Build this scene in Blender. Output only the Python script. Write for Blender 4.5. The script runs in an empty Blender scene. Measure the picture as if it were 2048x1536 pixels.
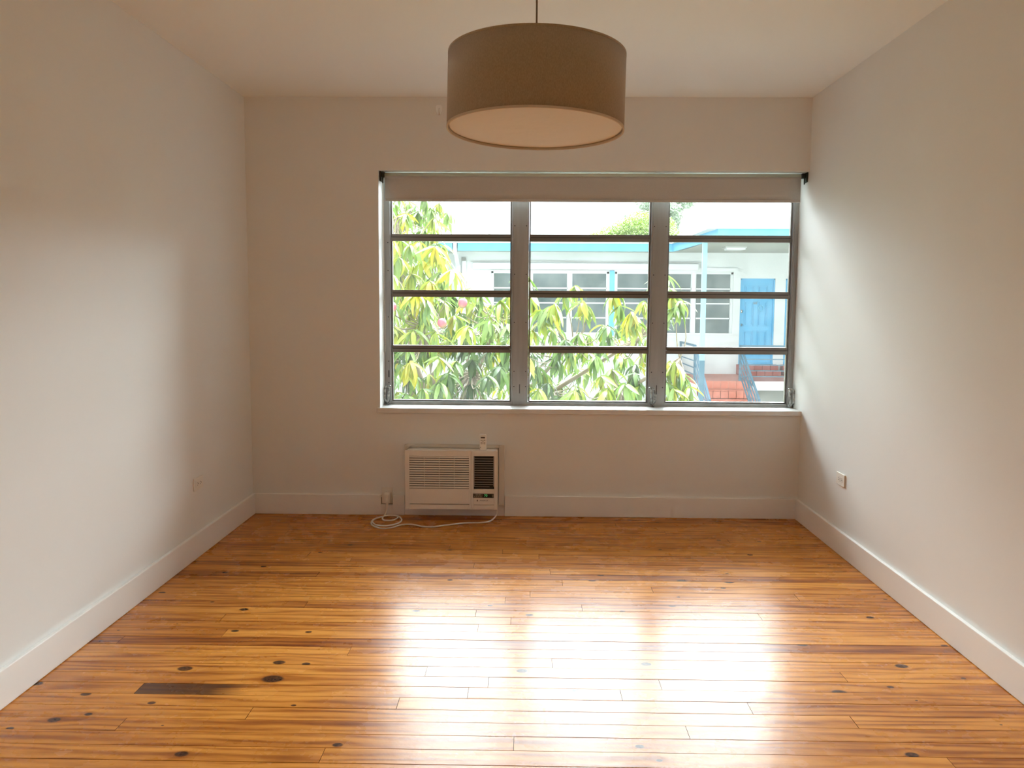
import bpy, bmesh, math, random
from mathutils import Vector, Matrix
random.seed(11)
SC = bpy.context.scene
COL = SC.collection
PI = math.pi

# ------------------------------------------------------------------ camera
cam_d = bpy.data.cameras.new('camera')
cam_d.sensor_fit = 'HORIZONTAL'; cam_d.sensor_width = 36.0
cam_d.lens = 1709.96 / 2048 * 36.0
cam_d.clip_start = 0.05; cam_d.clip_end = 300
cam = bpy.data.objects.new('camera', cam_d); COL.objects.link(cam)
r_ = Vector((0.99980735, 0.01874066, 0.00583529)); u_ = Vector((-0.00758604, 0.0947514, 0.99547206)); f_ = Vector((-0.0181029, 0.99532455, -0.09487531))
cam.matrix_world = Matrix(((r_.x, u_.x, -f_.x, 0.018867), (r_.y, u_.y, -f_.y, -5.403895), (r_.z, u_.z, -f_.z, 1.368134), (0, 0, 0, 1)))
SC.camera = cam

# ------------------------------------------------------------------ sky and exposure
SKY = 2.9
w = bpy.data.worlds.new('overcast_sky'); SC.world = w; w.use_nodes = True
nt = w.node_tree; bg = nt.nodes['Background']
tc = nt.nodes.new('ShaderNodeTexCoord'); sx = nt.nodes.new('ShaderNodeSeparateXYZ')
rp = nt.nodes.new('ShaderNodeValToRGB')
nt.links.new(tc.outputs['Generated'], sx.inputs[0]); nt.links.new(sx.outputs['Z'], rp.inputs[0])
rp.color_ramp.elements[0].position = 0.0; rp.color_ramp.elements[0].color = (0.86, 0.93, 1.0, 1)
rp.color_ramp.elements[1].position = 0.8; rp.color_ramp.elements[1].color = (0.95, 0.98, 1.0, 1)
nt.links.new(rp.outputs[0], bg.inputs['Color']); bg.inputs['Strength'].default_value = SKY
SC.view_settings.view_transform = 'Standard'; SC.view_settings.look = 'None'
SC.view_settings.gamma = 1.0; SC.view_settings.use_curve_mapping = False
SC.view_settings.exposure = 0.0
cy = SC.cycles
cy.max_bounces = 14; cy.diffuse_bounces = 9; cy.glossy_bounces = 4; cy.transmission_bounces = 6; cy.transparent_max_bounces = 16
cy.caustics_reflective = True; cy.caustics_refractive = False
cy.sample_clamp_indirect = 8.0; cy.use_denoising = True; cy.blur_glossy = 0.5
try: cy.denoiser = 'OPENIMAGEDENOISE'
except Exception: pass
# the window opening told to the sampler as a sky portal (gives no light of its own)
pl = bpy.data.lights.new('sky_portal', 'AREA'); pl.shape = 'RECTANGLE'; pl.size = 2.68; pl.size_y = 1.49
pl.cycles.is_portal = True
po = bpy.data.objects.new('sky_portal', pl); COL.objects.link(po)
po.location = (0.42, 0.235, 1.44); po.rotation_euler = (-PI / 2, 0, 0)
# hazy sun glowing through the overcast, beyond the opposite roof and a little to the right
sd = bpy.data.lights.new('hazy_sun', 'SUN'); sd.energy = 60.0; sd.angle = math.radians(88); sd.color = (0.91, 1.0, 1.06)
so_ = bpy.data.objects.new('hazy_sun', sd); COL.objects.link(so_)
se, sa = math.radians(50), math.radians(16)
so_.rotation_euler = Vector((math.sin(sa) * math.cos(se), math.cos(sa) * math.cos(se), math.sin(se))).to_track_quat('Z', 'Y').to_euler()

# ------------------------------------------------------------------ materials
def mat(name, col, rough=0.5, metal=0.0, spec=0.5, emit=None, es=0.0, bump=None, coat=0.0, vary=None):
    m = bpy.data.materials.new(name); m.use_nodes = True
    N = m.node_tree.nodes; L = m.node_tree.links; b = N['Principled BSDF']
    b.inputs['Base Color'].default_value = (*col, 1); b.inputs['Roughness'].default_value = rough
    b.inputs['Metallic'].default_value = metal; b.inputs['Specular IOR Level'].default_value = spec
    b.inputs['Coat Weight'].default_value = coat
    t = N.new('ShaderNodeTexCoord')
    if vary:                      # (scale, second colour, stretch xyz)
        mp = N.new('ShaderNodeMapping'); mp.inputs['Scale'].default_value = vary[2]
        n = N.new('ShaderNodeTexNoise'); n.inputs['Scale'].default_value = vary[0]; n.inputs['Detail'].default_value = 5
        L.new(t.outputs['Object'], mp.inputs[0]); L.new(mp.outputs[0], n.inputs['Vector'])
        r = N.new('ShaderNodeValToRGB'); r.color_ramp.elements[0].position = .35; r.color_ramp.elements[1].position = .65
        r.color_ramp.elements[0].color = (*col, 1); r.color_ramp.elements[1].color = (*vary[1], 1)
        L.new(n.outputs['Fac'], r.inputs[0]); L.new(r.outputs[0], b.inputs['Base Color'])
    if bump:                      # (scale, strength, distance)
        n2 = N.new('ShaderNodeTexNoise'); n2.inputs['Scale'].default_value = bump[0]; n2.inputs['Detail'].default_value = 4
        L.new(t.outputs['Object'], n2.inputs['Vector'])
        bp = N.new('ShaderNodeBump'); bp.inputs['Strength'].default_value = bump[1]; bp.inputs['Distance'].default_value = bump[2]
        L.new(n2.outputs['Fac'], bp.inputs['Height']); L.new(bp.outputs[0], b.inputs['Normal'])
    if emit: b.inputs['Emission Color'].default_value = (*emit, 1); b.inputs['Emission Strength'].default_value = es
    return m

M = {}
M['wall'] = mat('wall_paint', (0.825, 0.825, 0.80), 0.55, bump=(60, 0.12, 0.002), vary=(1.2, (0.81, 0.81, 0.785), (1, 1, 1)))
M['ceiling'] = mat('ceiling_paint', (0.90, 0.905, 0.87), 0.7, bump=(50, 0.1, 0.002))
M['trim'] = mat('trim_paint', (0.88, 0.87, 0.84), 0.3, bump=(40, 0.04, 0.001))
M['sill'] = mat('sill_marble', (0.82, 0.82, 0.80), 0.3, vary=(6, (0.74, 0.74, 0.72), (1, 3, 1)))
M['alu'] = mat('aged_aluminium', (0.47, 0.48, 0.475), 0.42, 0.35, bump=(90, 0.1, 0.001), vary=(14, (0.37, 0.37, 0.36), (1, 1, .12)))
M['alu_dark'] = mat('sash_aluminium', (0.27, 0.25, 0.23), 0.42, 0.4, vary=(18, (0.19, 0.17, 0.155), (.1, 1, 1)))
M['gasket'] = mat('black_gasket', (0.02, 0.018, 0.016), 0.6)
M['crank'] = mat('worn_cast_zinc', (0.55, 0.57, 0.55), 0.35, 0.5, vary=(60, (0.16, 0.16, 0.15), (1, 1, 1)))
M['screw'] = mat('dark_screw', (0.02, 0.015, 0.012), 0.6)
M['blind'] = mat('blind_fabric', (0.59, 0.57, 0.54), 0.85, vary=(300, (0.55, 0.53, 0.50), (1, 1, 1)))
M['tube'] = mat('roller_tube', (0.72, 0.78, 0.68), 0.3, 0.1)
M['bracket'] = mat('dark_bracket', (0.05, 0.05, 0.04), 0.4, 0.6)
M['chain'] = mat('bead_chain', (0.7, 0.68, 0.62), 0.4)
M['ac'] = mat('ac_plastic', (0.86, 0.82, 0.76), 0.35)
M['ac_dim'] = mat('ac_recess', (0.035, 0.028, 0.022), 0.7)
M['ac_black'] = mat('ac_black', (0.006, 0.005, 0.005), 0.5)
M['ac_bar'] = mat('ac_grille_bar', (0.55, 0.52, 0.50), 0.35)
M['sleeve'] = mat('ac_sleeve_trim', (0.72, 0.67, 0.59), 0.5)
M['display'] = mat('display_panel', (0.06, 0.045, 0.035), 0.3)
M['screen'] = mat('display_screen', (0.004, 0.006, 0.005), 0.15)
M['digit'] = mat('green_digits', (0.1, 0.6, 0.2), 0.5, emit=(0.15, 0.9, 0.28), es=0.3)
M['print'] = mat('dark_print', (0.05, 0.03, 0.02), 0.6)
M['cord'] = mat('white_cord', (0.86, 0.82, 0.75), 0.4)
M['socket'] = mat('outlet_plastic', (0.84, 0.80, 0.73), 0.3)
M['slot'] = mat('outlet_slot', (0.03, 0.025, 0.02), 0.6)
M['cut'] = mat('outlet_cutout', (0.06, 0.045, 0.03), 0.8)
M['remote'] = mat('remote_plastic', (0.93, 0.92, 0.88), 0.35)
M['button'] = mat('remote_button', (0.28, 0.25, 0.20), 0.5)
M['hook'] = mat('clear_hook', (0.95, 0.94, 0.92), 0.2)
M['linen'] = mat('linen_shade', (0.44, 0.34, 0.21), 0.9, bump=(700, 0.5, 0.001), vary=(420, (0.36, 0.275, 0.165), (1, 1, .35)))
M['linen'].node_tree.nodes['Principled BSDF'].inputs['Sheen Weight'].default_value = 0.6
M['lining'] = mat('shade_rim', (0.62, 0.52, 0.38), 0.8)
M['diffuser'] = mat('shade_diffuser', (0.82, 0.78, 0.69), 0.7, bump=(5, 0.25, 0.03))
M['rod'] = mat('lamp_cable', (0.30, 0.24, 0.16), 0.5)
M['ext_white'] = mat('stucco_white', (0.58, 0.60, 0.62), 0.9, bump=(30, 0.2, 0.01), vary=(1.4, (0.55, 0.57, 0.59), (1, 1, 1)))
M['ext_band'] = mat('band_white', (0.60, 0.62, 0.64), 0.8)
M['ext_own'] = mat('greige_stucco', (0.33, 0.32, 0.30), 0.9, bump=(30, 0.2, 0.01))
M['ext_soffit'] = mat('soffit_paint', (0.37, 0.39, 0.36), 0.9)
M['ext_roof'] = mat('white_roofing', (0.60, 0.63, 0.66), 0.8)
M['ext_blue'] = mat('sky_blue_paint', (0.11, 0.38, 0.58), 0.5)
M['ext_post'] = mat('pale_blue_paint', (0.24, 0.47, 0.58), 0.5)
M['ext_door'] = mat('door_blue_paint', (0.075, 0.34, 0.58), 0.45)
M['ext_rail'] = mat('slate_blue_metal', (0.075, 0.15, 0.21), 0.5)
M['ext_pane'] = mat('old_window_glass', (0.07, 0.10, 0.105), 0.1, spec=0.35, vary=(3, (0.11, 0.14, 0.14), (1, 1, 1)))
M['ext_line'] = mat('joint_grey', (0.42, 0.42, 0.42), 0.8)
M['tile'] = mat('terracotta_tile', (0.60, 0.215, 0.15), 0.6, vary=(9, (0.50, 0.175, 0.12), (1, 1, 1)))
M['tile_floor'] = mat('red_porch_floor', (0.50, 0.19, 0.135), 0.5, vary=(5, (0.43, 0.16, 0.12), (1, 1, 1)))
M['brick'] = mat('dark_red_brick', (0.30, 0.10, 0.085), 0.8)
M['grout'] = mat('grout', (0.62, 0.36, 0.29), 0.9)
M['concrete'] = mat('concrete', (0.42, 0.43, 0.41), 0.9, vary=(2, (0.36, 0.37, 0.35), (1, 1, 1)))
M['ground'] = mat('pale_paving', (0.22, 0.23, 0.20), 0.9, vary=(1.5, (0.18, 0.20, 0.15), (1, 1, 1)))
M['fixture'] = mat('grey_fixture', (0.18, 0.18, 0.17), 0.5)
M['knob'] = mat('door_knob', (0.75, 0.75, 0.72), 0.2, 0.9)
M['bark'] = mat('mango_bark', (0.20, 0.16, 0.11), 0.9, bump=(40, 0.5, 0.01))
M['pole'] = mat('weathered_pole', (0.45, 0.42, 0.38), 0.9)

def leafmat(name, a, b):
    m = mat(name, a, 0.42, vary=(7, b, (1, 1, 1)))
    N = m.node_tree.nodes; L = m.node_tree.links
    p = N['Principled BSDF']; out = N['Material Output']
    t = N.new('ShaderNodeBsdfTranslucent'); mx = N.new('ShaderNodeMixShader'); mx.inputs[0].default_value = 0.3
    src = p.inputs['Base Color'].links[0].from_socket
    L.new(src, t.inputs['Color']); L.new(p.outputs[0], mx.inputs[1]); L.new(t.outputs[0], mx.inputs[2]); L.new(mx.outputs[0], out.inputs[0])
    return m
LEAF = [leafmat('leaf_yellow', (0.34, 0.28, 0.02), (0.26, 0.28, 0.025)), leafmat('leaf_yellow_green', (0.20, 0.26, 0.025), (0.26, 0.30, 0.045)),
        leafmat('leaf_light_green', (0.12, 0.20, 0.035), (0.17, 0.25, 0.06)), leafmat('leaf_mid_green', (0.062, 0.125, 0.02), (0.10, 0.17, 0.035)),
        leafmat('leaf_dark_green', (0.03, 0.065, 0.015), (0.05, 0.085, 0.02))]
M['lawn_tree'] = leafmat('far_leaf', (0.17, 0.29, 0.018), (0.24, 0.33, 0.03))
M['pine'] = leafmat('feathery_leaf', (0.30, 0.38, 0.26), (0.36, 0.44, 0.32))
def fruitmat():
    m = mat('mango_skin', (0.32, 0.07, 0.08), 0.4)
    N = m.node_tree.nodes; L = m.node_tree.links; t = N.new('ShaderNodeTexCoord'); s = N.new('ShaderNodeSeparateXYZ'); r = N.new('ShaderNodeValToRGB')
    mr = N.new('ShaderNodeMapRange'); mr.inputs[1].default_value = -.06; mr.inputs[2].default_value = .05
    L.new(t.outputs['Object'], s.inputs[0]); L.new(s.outputs['Z'], mr.inputs[0]); L.new(mr.outputs[0], r.inputs[0])
    r.color_ramp.elements[0].color = (0.16, 0.2, 0.06, 1); r.color_ramp.elements[1].color = (0.32, 0.06, 0.08, 1); r.color_ramp.elements[1].position = .45
    L.new(r.outputs[0], N['Principled BSDF'].inputs['Base Color']); return m
M['mango'] = fruitmat()

def glassmat():
    m = bpy.data.materials.new('window_glass'); m.use_nodes = True
    N = m.node_tree.nodes; L = m.node_tree.links; N.clear()
    out = N.new('ShaderNodeOutputMaterial'); tr = N.new('ShaderNodeBsdfTransparent'); tr.inputs[0].default_value = (0.93, 0.95, 0.94, 1)
    gl = N.new('ShaderNodeBsdfGlossy'); gl.inputs['Roughness'].default_value = 0.02
    fr = N.new('ShaderNodeFresnel'); fr.inputs[0].default_value = 1.45
    m1 = N.new('ShaderNodeMixShader'); L.new(fr.outputs[0], m1.inputs[0]); L.new(tr.outputs[0], m1.inputs[1]); L.new(gl.outputs[0], m1.inputs[2])
    du = N.new('ShaderNodeBsdfTranslucent'); du.inputs[0].default_value = (0.8, 0.8, 0.78, 1)
    m2 = N.new('ShaderNodeMixShader')
    no = N.new('ShaderNodeTexNoise'); no.inputs['Scale'].default_value = 9; t = N.new('ShaderNodeTexCoord'); L.new(t.outputs['Object'], no.inputs['Vector'])
    mr = N.new('ShaderNodeMapRange'); mr.inputs[1].default_value = .3; mr.inputs[2].default_value = .8; mr.inputs[3].default_value = .002; mr.inputs[4].default_value = .012
    L.new(no.outputs['Fac'], mr.inputs[0]); L.new(mr.outputs[0], m2.inputs[0]); L.new(m1.outputs[0], m2.inputs[1]); L.new(du.outputs[0], m2.inputs[2]); L.new(m2.outputs[0], out.inputs[0])
    return m
M['glass'] = glassmat()

def woodmat():
    """Heart pine: growth bands warped round the plank's own knots (object properties knot_a.. = x, y, radius; tone; seed; patch)."""
    m = bpy.data.materials.new('heart_pine_plank'); m.use_nodes = True
    N = m.node_tree.nodes; L = m.node_tree.links; b = N['Principled BSDF']
    def nd(t, **k):
        n = N.new('ShaderNode' + t)
        for a, v in k.items(): setattr(n, a, v)
        return n
    def lk(v, s):
        if hasattr(v, 'links'): L.new(v, s)
        else: s.default_value = v
    def ma(op, a, bb=None, c=None, clamp=False):
        n = nd('Math', operation=op); n.use_clamp = clamp
        for i, v in enumerate((a, bb, c)):
            if v is not None: lk(v, n.inputs[i])
        return n.outputs[0]
    def attr(nm): return nd('Attribute', attribute_type='OBJECT', attribute_name=nm)
    tc = nd('TexCoord'); sp = nd('SeparateXYZ'); L.new(tc.outputs['Object'], sp.inputs[0]); X, Y = sp.outputs[0], sp.outputs[1]
    seed = attr('seed').outputs['Fac']; tone = attr('tone').outputs['Fac']; patch = attr('patch').outputs['Fac']
    def noise(x, y, z, sc, det=3, rough=.5):
        c = nd('CombineXYZ'); lk(x, c.inputs[0]); lk(y, c.inputs[1]); lk(z, c.inputs[2])
        n = nd('TexNoise'); n.inputs['Scale'].default_value = sc; n.inputs['Detail'].default_value = det; n.inputs['Roughness'].default_value = rough
        L.new(c.outputs[0], n.inputs['Vector']); return n.outputs['Fac']
    warp = 0.0; dark = 0.0; ringk = 0.0
    for nm in ('knot_a', 'knot_b', 'knot_c'):
        v = nd('SeparateXYZ'); L.new(attr(nm).outputs['Vector'], v.inputs[0])
        dx = ma('SUBTRACT', X, v.outputs[0]); dy = ma('SUBTRACT', Y, v.outputs[1]); R = ma('MAXIMUM', v.outputs[2], 0.0005)
        ux = ma('DIVIDE', dx, R); uy = ma('DIVIDE', dy, ma('MULTIPLY', R, 0.72))
        e = ma('ADD', ma('MULTIPLY', ux, ux), ma('MULTIPLY', uy, uy))
        dark = ma('ADD', dark, ma('SUBTRACT', 1.0, ma('SMOOTH_MIN', e, 1.0, 0.3), clamp=True))
        wx = ma('DIVIDE', dx, ma('MULTIPLY', R, 4.0))
        g = ma('EXPONENT', ma('MULTIPLY', ma('ADD', ma('MULTIPLY', wx, wx), ma('MULTIPLY', ma('MULTIPLY', uy, uy), .07)), -1.0))
        # bands are pushed outward, past the knot, on either side of it
        warp = ma('ADD', warp, ma('MULTIPLY', ma('MULTIPLY', g, R), ma('MULTIPLY', ma('DIVIDE', uy, ma('SQRT', ma('ADD', e, 0.6))), -0.95)))
        ringk = ma('ADD', ringk, g)
    n1 = noise(ma('MULTIPLY', X, 1.1), ma('MULTIPLY', Y, 7.0), seed, 1.0, 2)
    yw = ma('ADD', ma('ADD', Y, warp), ma('MULTIPLY', n1, 0.16))
    n2 = noise(ma('MULTIPLY', X, 9), ma('MULTIPLY', Y, 120), seed, 1.0, 3)
    ph = ma('MULTIPLY', ma('ADD', yw, ma('MULTIPLY', n2, 0.0035)), 95 * 2 * PI / 4.2)
    band = ma('POWER', ma('ADD', ma('MULTIPLY', ma('SINE', ma('ADD', ph, seed)), .5), .5), 1.8)
    n3 = noise(ma('MULTIPLY', X, 3), ma('MULTIPLY', Y, 26), seed, 1.0, 4, .6)
    fine = noise(ma('MULTIPLY', X, 14), ma('MULTIPLY', Y, 420), seed, 1.0, 2)
    amp = noise(ma('MULTIPLY', X, 2.2), ma('MULTIPLY', Y, 9), ma('ADD', seed, 7.0), 1.0, 2)
    f = ma('ADD', ma('MULTIPLY', band, ma('MULTIPLY', amp, .72)), ma('MULTIPLY', ma('SUBTRACT', n3, .35), 1.35))
    f = ma('ADD', f, ma('MULTIPLY', ma('SUBTRACT', fine, .5), .22))
    f = ma('ADD', f, tone, clamp=True)
    rp = nd('ValToRGB'); el = rp.color_ramp.elements
    el[0].position = 0.0; el[0].color = (0.680, 0.290, 0.055, 1)
    el[1].position = 1.0; el[1].color = (0.180, 0.045, 0.010, 1)
    for p_, c_ in ((.3, (0.545, 0.208, 0.034)), (.6, (0.370, 0.118, 0.017))):
        k = rp.color_ramp.elements.new(p_); k.color = (*c_, 1)
    L.new(f, rp.inputs[0])
    mk = nd('MixRGB'); lk(ma('MINIMUM', ma('MULTIPLY', dark, 2.2), 0.93), mk.inputs[0]); L.new(rp.outputs[0], mk.inputs[1])
    nk = noise(ma('MULTIPLY', X, 90), ma('MULTIPLY', Y, 120), seed, 1.0, 2)
    kr = nd('ValToRGB'); kr.color_ramp.elements[0].color = (0.018, 0.008, 0.005, 1); kr.color_ramp.elements[1].color = (0.09, 0.032, 0.015, 1)
    kr.color_ramp.elements[0].position = .4; kr.color_ramp.elements[1].position = .65
    L.new(nk, kr.inputs[0]); L.new(kr.outputs[0], mk.inputs[2])
    # a pitch-dark streak that starts at the plank's left end (patch = its length)
    pm = ma('MULTIPLY', ma('SUBTRACT', 1.0, ma('DIVIDE', X, ma('MAXIMUM', ma('MULTIPLY', patch, ma('ADD', n3, .55)), .001)), clamp=True), ma('GREATER_THAN', patch, .01))
    mp = nd('MixRGB'); lk(ma('MINIMUM', ma('MULTIPLY', pm, 2.2), .85), mp.inputs[0]); L.new(mk.outputs[0], mp.inputs[1]); mp.inputs[2].default_value = (0.05, 0.020, 0.012, 1)
    L.new(mp.outputs[0], b.inputs['Base Color'])
    # old varnish: glossy, slightly orange-peeled, scuffed here and there
    gm = nd('NewGeometry'); s2 = nd('SeparateXYZ'); L.new(gm.outputs['Position'], s2.inputs[0])
    sc = noise(s2.outputs[0], s2.outputs[1], 0.0, 3.2, 5, .65)
    mr = nd('MapRange'); L.new(sc, mr.inputs[0]); mr.inputs[1].default_value = .35; mr.inputs[2].default_value = .75; mr.inputs[3].default_value = .23; mr.inputs[4].default_value = .34
    L.new(mr.outputs[0], b.inputs['Roughness']); b.inputs['Specular IOR Level'].default_value = 0.10
    b.inputs['Coat Weight'].default_value = 0.0; b.inputs['Coat Roughness'].default_value = 0.14; b.inputs['Coat IOR'].default_value = 1.4
    hb = ma('ADD', ma('MULTIPLY', noise(s2.outputs[0], s2.outputs[1], 0.0, 22, 3, .6), 1.0), ma('MULTIPLY', f, .25))
    bp = nd('Bump'); bp.inputs['Strength'].default_value = 0.16; bp.inputs['Distance'].default_value = 0.004
    L.new(hb, bp.inputs['Height']); L.new(bp.outputs[0], b.inputs['Normal']); L.new(bp.outputs[0], b.inputs['Coat Normal'])
    return m
M['plank'] = woodmat()
M['subfloor'] = mat('dark_joint', (0.012, 0.006, 0.004), 1.0, spec=0.0)

# ------------------------------------------------------------------ helpers
class MB:
    def __init__(s): s.v = []; s.f = []; s.mi = []
    def quad(s, a, b, c, d, m=0):
        n = len(s.v); s.v += [a, b, c, d]; s.f.append((n, n + 1, n + 2, n + 3)); s.mi.append(m)
    def box(s, x0, x1, y0, y1, z0, z1, m=0):
        n = len(s.v)
        s.v += [(x0, y0, z0), (x1, y0, z0), (x1, y1, z0), (x0, y1, z0), (x0, y0, z1), (x1, y0, z1), (x1, y1, z1), (x0, y1, z1)]
        for q in ((0, 3, 2, 1), (4, 5, 6, 7), (0, 1, 5, 4), (1, 2, 6, 5), (2, 3, 7, 6), (3, 0, 4, 7)):
            s.f.append(tuple(n + i for i in q)); s.mi.append(m)
        return s
    def prism(s, pts, axis, a, b, m=0):
        """pts: 2D outline; axis 'x','y','z' is the extrusion direction from a to b"""
        def P(p, t): return {'x': (t, p[0], p[1]), 'y': (p[0], t, p[1]), 'z': (p[0], p[1], t)}[axis]
        n = len(s.v); k = len(pts); s.v += [P(p, a) for p in pts] + [P(p, b) for p in pts]
        s.f.append(tuple(n + i for i in range(k))); s.f.append(tuple(n + k + i for i in reversed(range(k)))); s.mi += [m, m]
        for i in range(k):
            j = (i + 1) % k; s.f.append((n + i, n + k + i, n + k + j, n + j)); s.mi.append(m)
        return s
    def tube(s, pts, r, seg=8, m=0, caps=True):
        pts = [Vector(p) for p in pts]; R = r if isinstance(r, (list, tuple)) else [r] * len(pts)
        n0 = len(s.v); up = None
        for i, p in enumerate(pts):
            t = (pts[min(i + 1, len(pts) - 1)] - pts[max(i - 1, 0)]).normalized()
            if up is None: up = Vector((0, 0, 1)) if abs(t.z) < .9 else Vector((0, 1, 0))
            a = t.cross(up).normalized(); bb = a.cross(t).normalized(); up = bb
            for k in range(seg):
                an = 2 * PI * k / seg; s.v.append(tuple(p + (a * math.cos(an) + bb * math.sin(an)) * R[i]))
        for i in range(len(pts) - 1):
            for k in range(seg):
                a0 = n0 + i * seg + k; a1 = n0 + i * seg + (k + 1) % seg
                s.f.append((a0, a1, a1 + seg, a0 + seg)); s.mi.append(m)
        if caps:
            s.f.append(tuple(n0 + k for k in reversed(range(seg)))); s.f.append(tuple(n0 + (len(pts) - 1) * seg + k for k in range(seg))); s.mi += [m, m]
        return s
    def lathe(s, prof, c=(0, 0, 0), seg=32, m=0):
        """prof: list of (radius, z), closed loops allowed by repeating the first point"""
        n0 = len(s.v)
        for r, z in prof:
            for k in range(seg):
                an = 2 * PI * k / seg; s.v.append((c[0] + r * math.cos(an), c[1] + r * math.sin(an), c[2] + z))
        for i in range(len(prof) - 1):
            for k in range(seg):
                a0 = n0 + i * seg + k; a1 = n0 + i * seg + (k + 1) % seg
                s.f.append((a0, a1, a1 + seg, a0 + seg)); s.mi.append(m)
        return s
    def build(s, name, mats, parent=None, loc=(0, 0, 0), bevel=0, smooth=False, segs=2, rot=None):
        me = bpy.data.meshes.new(name); me.from_pydata([tuple(v) for v in s.v], [], s.f)
        if not isinstance(mats, (list, tuple)): mats = [mats]
        for mm in mats: me.materials.append(mm)
        me.polygons.foreach_set('material_index', s.mi)
        bm = bmesh.new(); bm.from_mesh(me); bmesh.ops.remove_doubles(bm, verts=bm.verts, dist=1e-6); bmesh.ops.recalc_face_normals(bm, faces=bm.faces); bm.to_mesh(me); bm.free()
        if smooth: me.polygons.foreach_set('use_smooth', [True] * len(me.polygons))
        me.update()
        o = bpy.data.objects.new(name, me); COL.objects.link(o); o.location = loc
        if rot: o.rotation_euler = rot
        if parent: o.parent = parent
        if bevel:
            b = o.modifiers.new('bevel', 'BEVEL'); b.width = bevel; b.segments = segs; b.limit_method = 'ANGLE'; b.angle_limit = 0.7
        return o
def empty(name, loc=(0, 0, 0), rot=(0, 0, 0)):
    o = bpy.data.objects.new(name, None); COL.objects.link(o); o.location = loc; o.rotation_euler = rot; o.empty_display_size = .1; return o
def tag(o, label=None, cat=None, group=None, kind=None):
    if label: o['label'] = label
    if cat: o['category'] = cat
    if group: o['group'] = group
    if kind: o['kind'] = kind
    return o
def box(name, m, x0, x1, y0, y1, z0, z1, parent=None, bevel=0, org=None):
    o = org or (0, 0, 0)
    return MB().box(x0 - o[0], x1 - o[0], y0 - o[1], y1 - o[1], z0 - o[2], z1 - o[2]).build(name, m, parent, org if (org and not parent) else (0, 0, 0), bevel)
def text(name, s, m, size, loc, rot, parent, ext=0.0006, align='CENTER', space=1.0):
    c = bpy.data.curves.new(name, 'FONT'); c.body = s; c.size = size; c.extrude = ext; c.align_x = align; c.align_y = 'CENTER'; c.space_character = space
    t = bpy.data.objects.new(name, c); me = bpy.data.meshes.new_from_object(t); bpy.data.objects.remove(t)
    me.name = name; me.materials.clear(); me.materials.append(m)
    o = bpy.data.objects.new(name, me); COL.objects.link(o); o.location = loc; o.rotation_euler = rot; o.parent = parent; return o
def bez(P, n=8):
    """Catmull-Rom through the points"""
    P = [Vector(p) for p in P]; out = []
    Q = [P[0] * 2 - P[1]] + P + [P[-1] * 2 - P[-2]]
    for i in range(1, len(Q) - 2):
        for k in range(n):
            t = k / n; a, b, c, d = Q[i - 1:i + 3]
            out.append(0.5 * ((2 * b) + (c - a) * t + (2 * a - 5 * b + 4 * c - d) * t * t + (3 * b - a - 3 * c + d) * t ** 3))
    out.append(P[-1]); return out

# ------------------------------------------------------------------ room shell
XL, XR, H, YF = -1.75, 1.75, 2.6265, -6.4
WX0, WX1, WZ0, WZ1 = -0.92, 1.75, 0.695, 2.183        # window opening
T = 0.26                                                # outer wall thickness
o = box('floor', M['subfloor'], XL - .12, XR + .12, YF - .1, 0.26, -0.16, -0.022); tag(o, 'glossy orange-brown pine plank floor', kind='structure'); FLOOR = o
wb = MB()
wb.box(XL - .25, WX0, 0, T, -.16, H + .2); wb.box(WX0, WX1, 0, T, -.16, WZ0 - .032); wb.box(WX0, WX1, 0, T, WZ1, H + .2); wb.box(WX1, XR + .25, 0, T, -.16, H + .2)
tag(wb.build('wall_back', M['wall']), 'off-white wall round the window, dim against the light', kind='structure')
tag(box('wall_left', M['wall'], XL - .12, XL, YF, 0, -.022, H + .05), 'left off-white side wall', kind='structure')
tag(box('wall_right', M['wall'], XR, XR + .12, YF, 0, -.022, H + .05), 'right off-white side wall', kind='structure')
tag(box('wall_front', M['wall'], XL - .12, XR + .12, YF - .1, YF, -.022, H + .05), 'wall behind the viewer', kind='structure')
tag(box('ceiling', M['ceiling'], XL - .12, XR + .12, YF - .1, 0.0, H, H + .12), 'plain off-white ceiling', kind='structure')
BT, BH = .018, .132
def base(name, x0, x1, y0, y1): return tag(box(name, M['trim'], x0, x1, y0, y1, 0.0012, BH, bevel=.003), 'tall white painted baseboard', kind='structure')
base('baseboard_left', XL, XL + BT, YF, 0); base('baseboard_right', XR - BT, XR, YF, 0)
bb = MB().box(XL + BT, -0.917, -BT, 0, .0012, BH).box(-0.842, -0.765, -BT, 0, .0012, BH).box(-0.917, -0.842, -BT, 0, .0012, .070).box(-0.122, XR - BT, -BT, 0, .0012, BH)
tag(bb.build('baseboard_back', M['trim'], bevel=.002), 'baseboard under the window, cut round outlet and air conditioner', kind='structure')
# the wall behind the air conditioner is plastered down to the floor, with a thin strip below the unit
tag(box('trim_1', M['trim'], -0.765, -0.126, -.010, 0, .0012, .075), 'plain board below the air conditioner', kind='structure')

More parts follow.
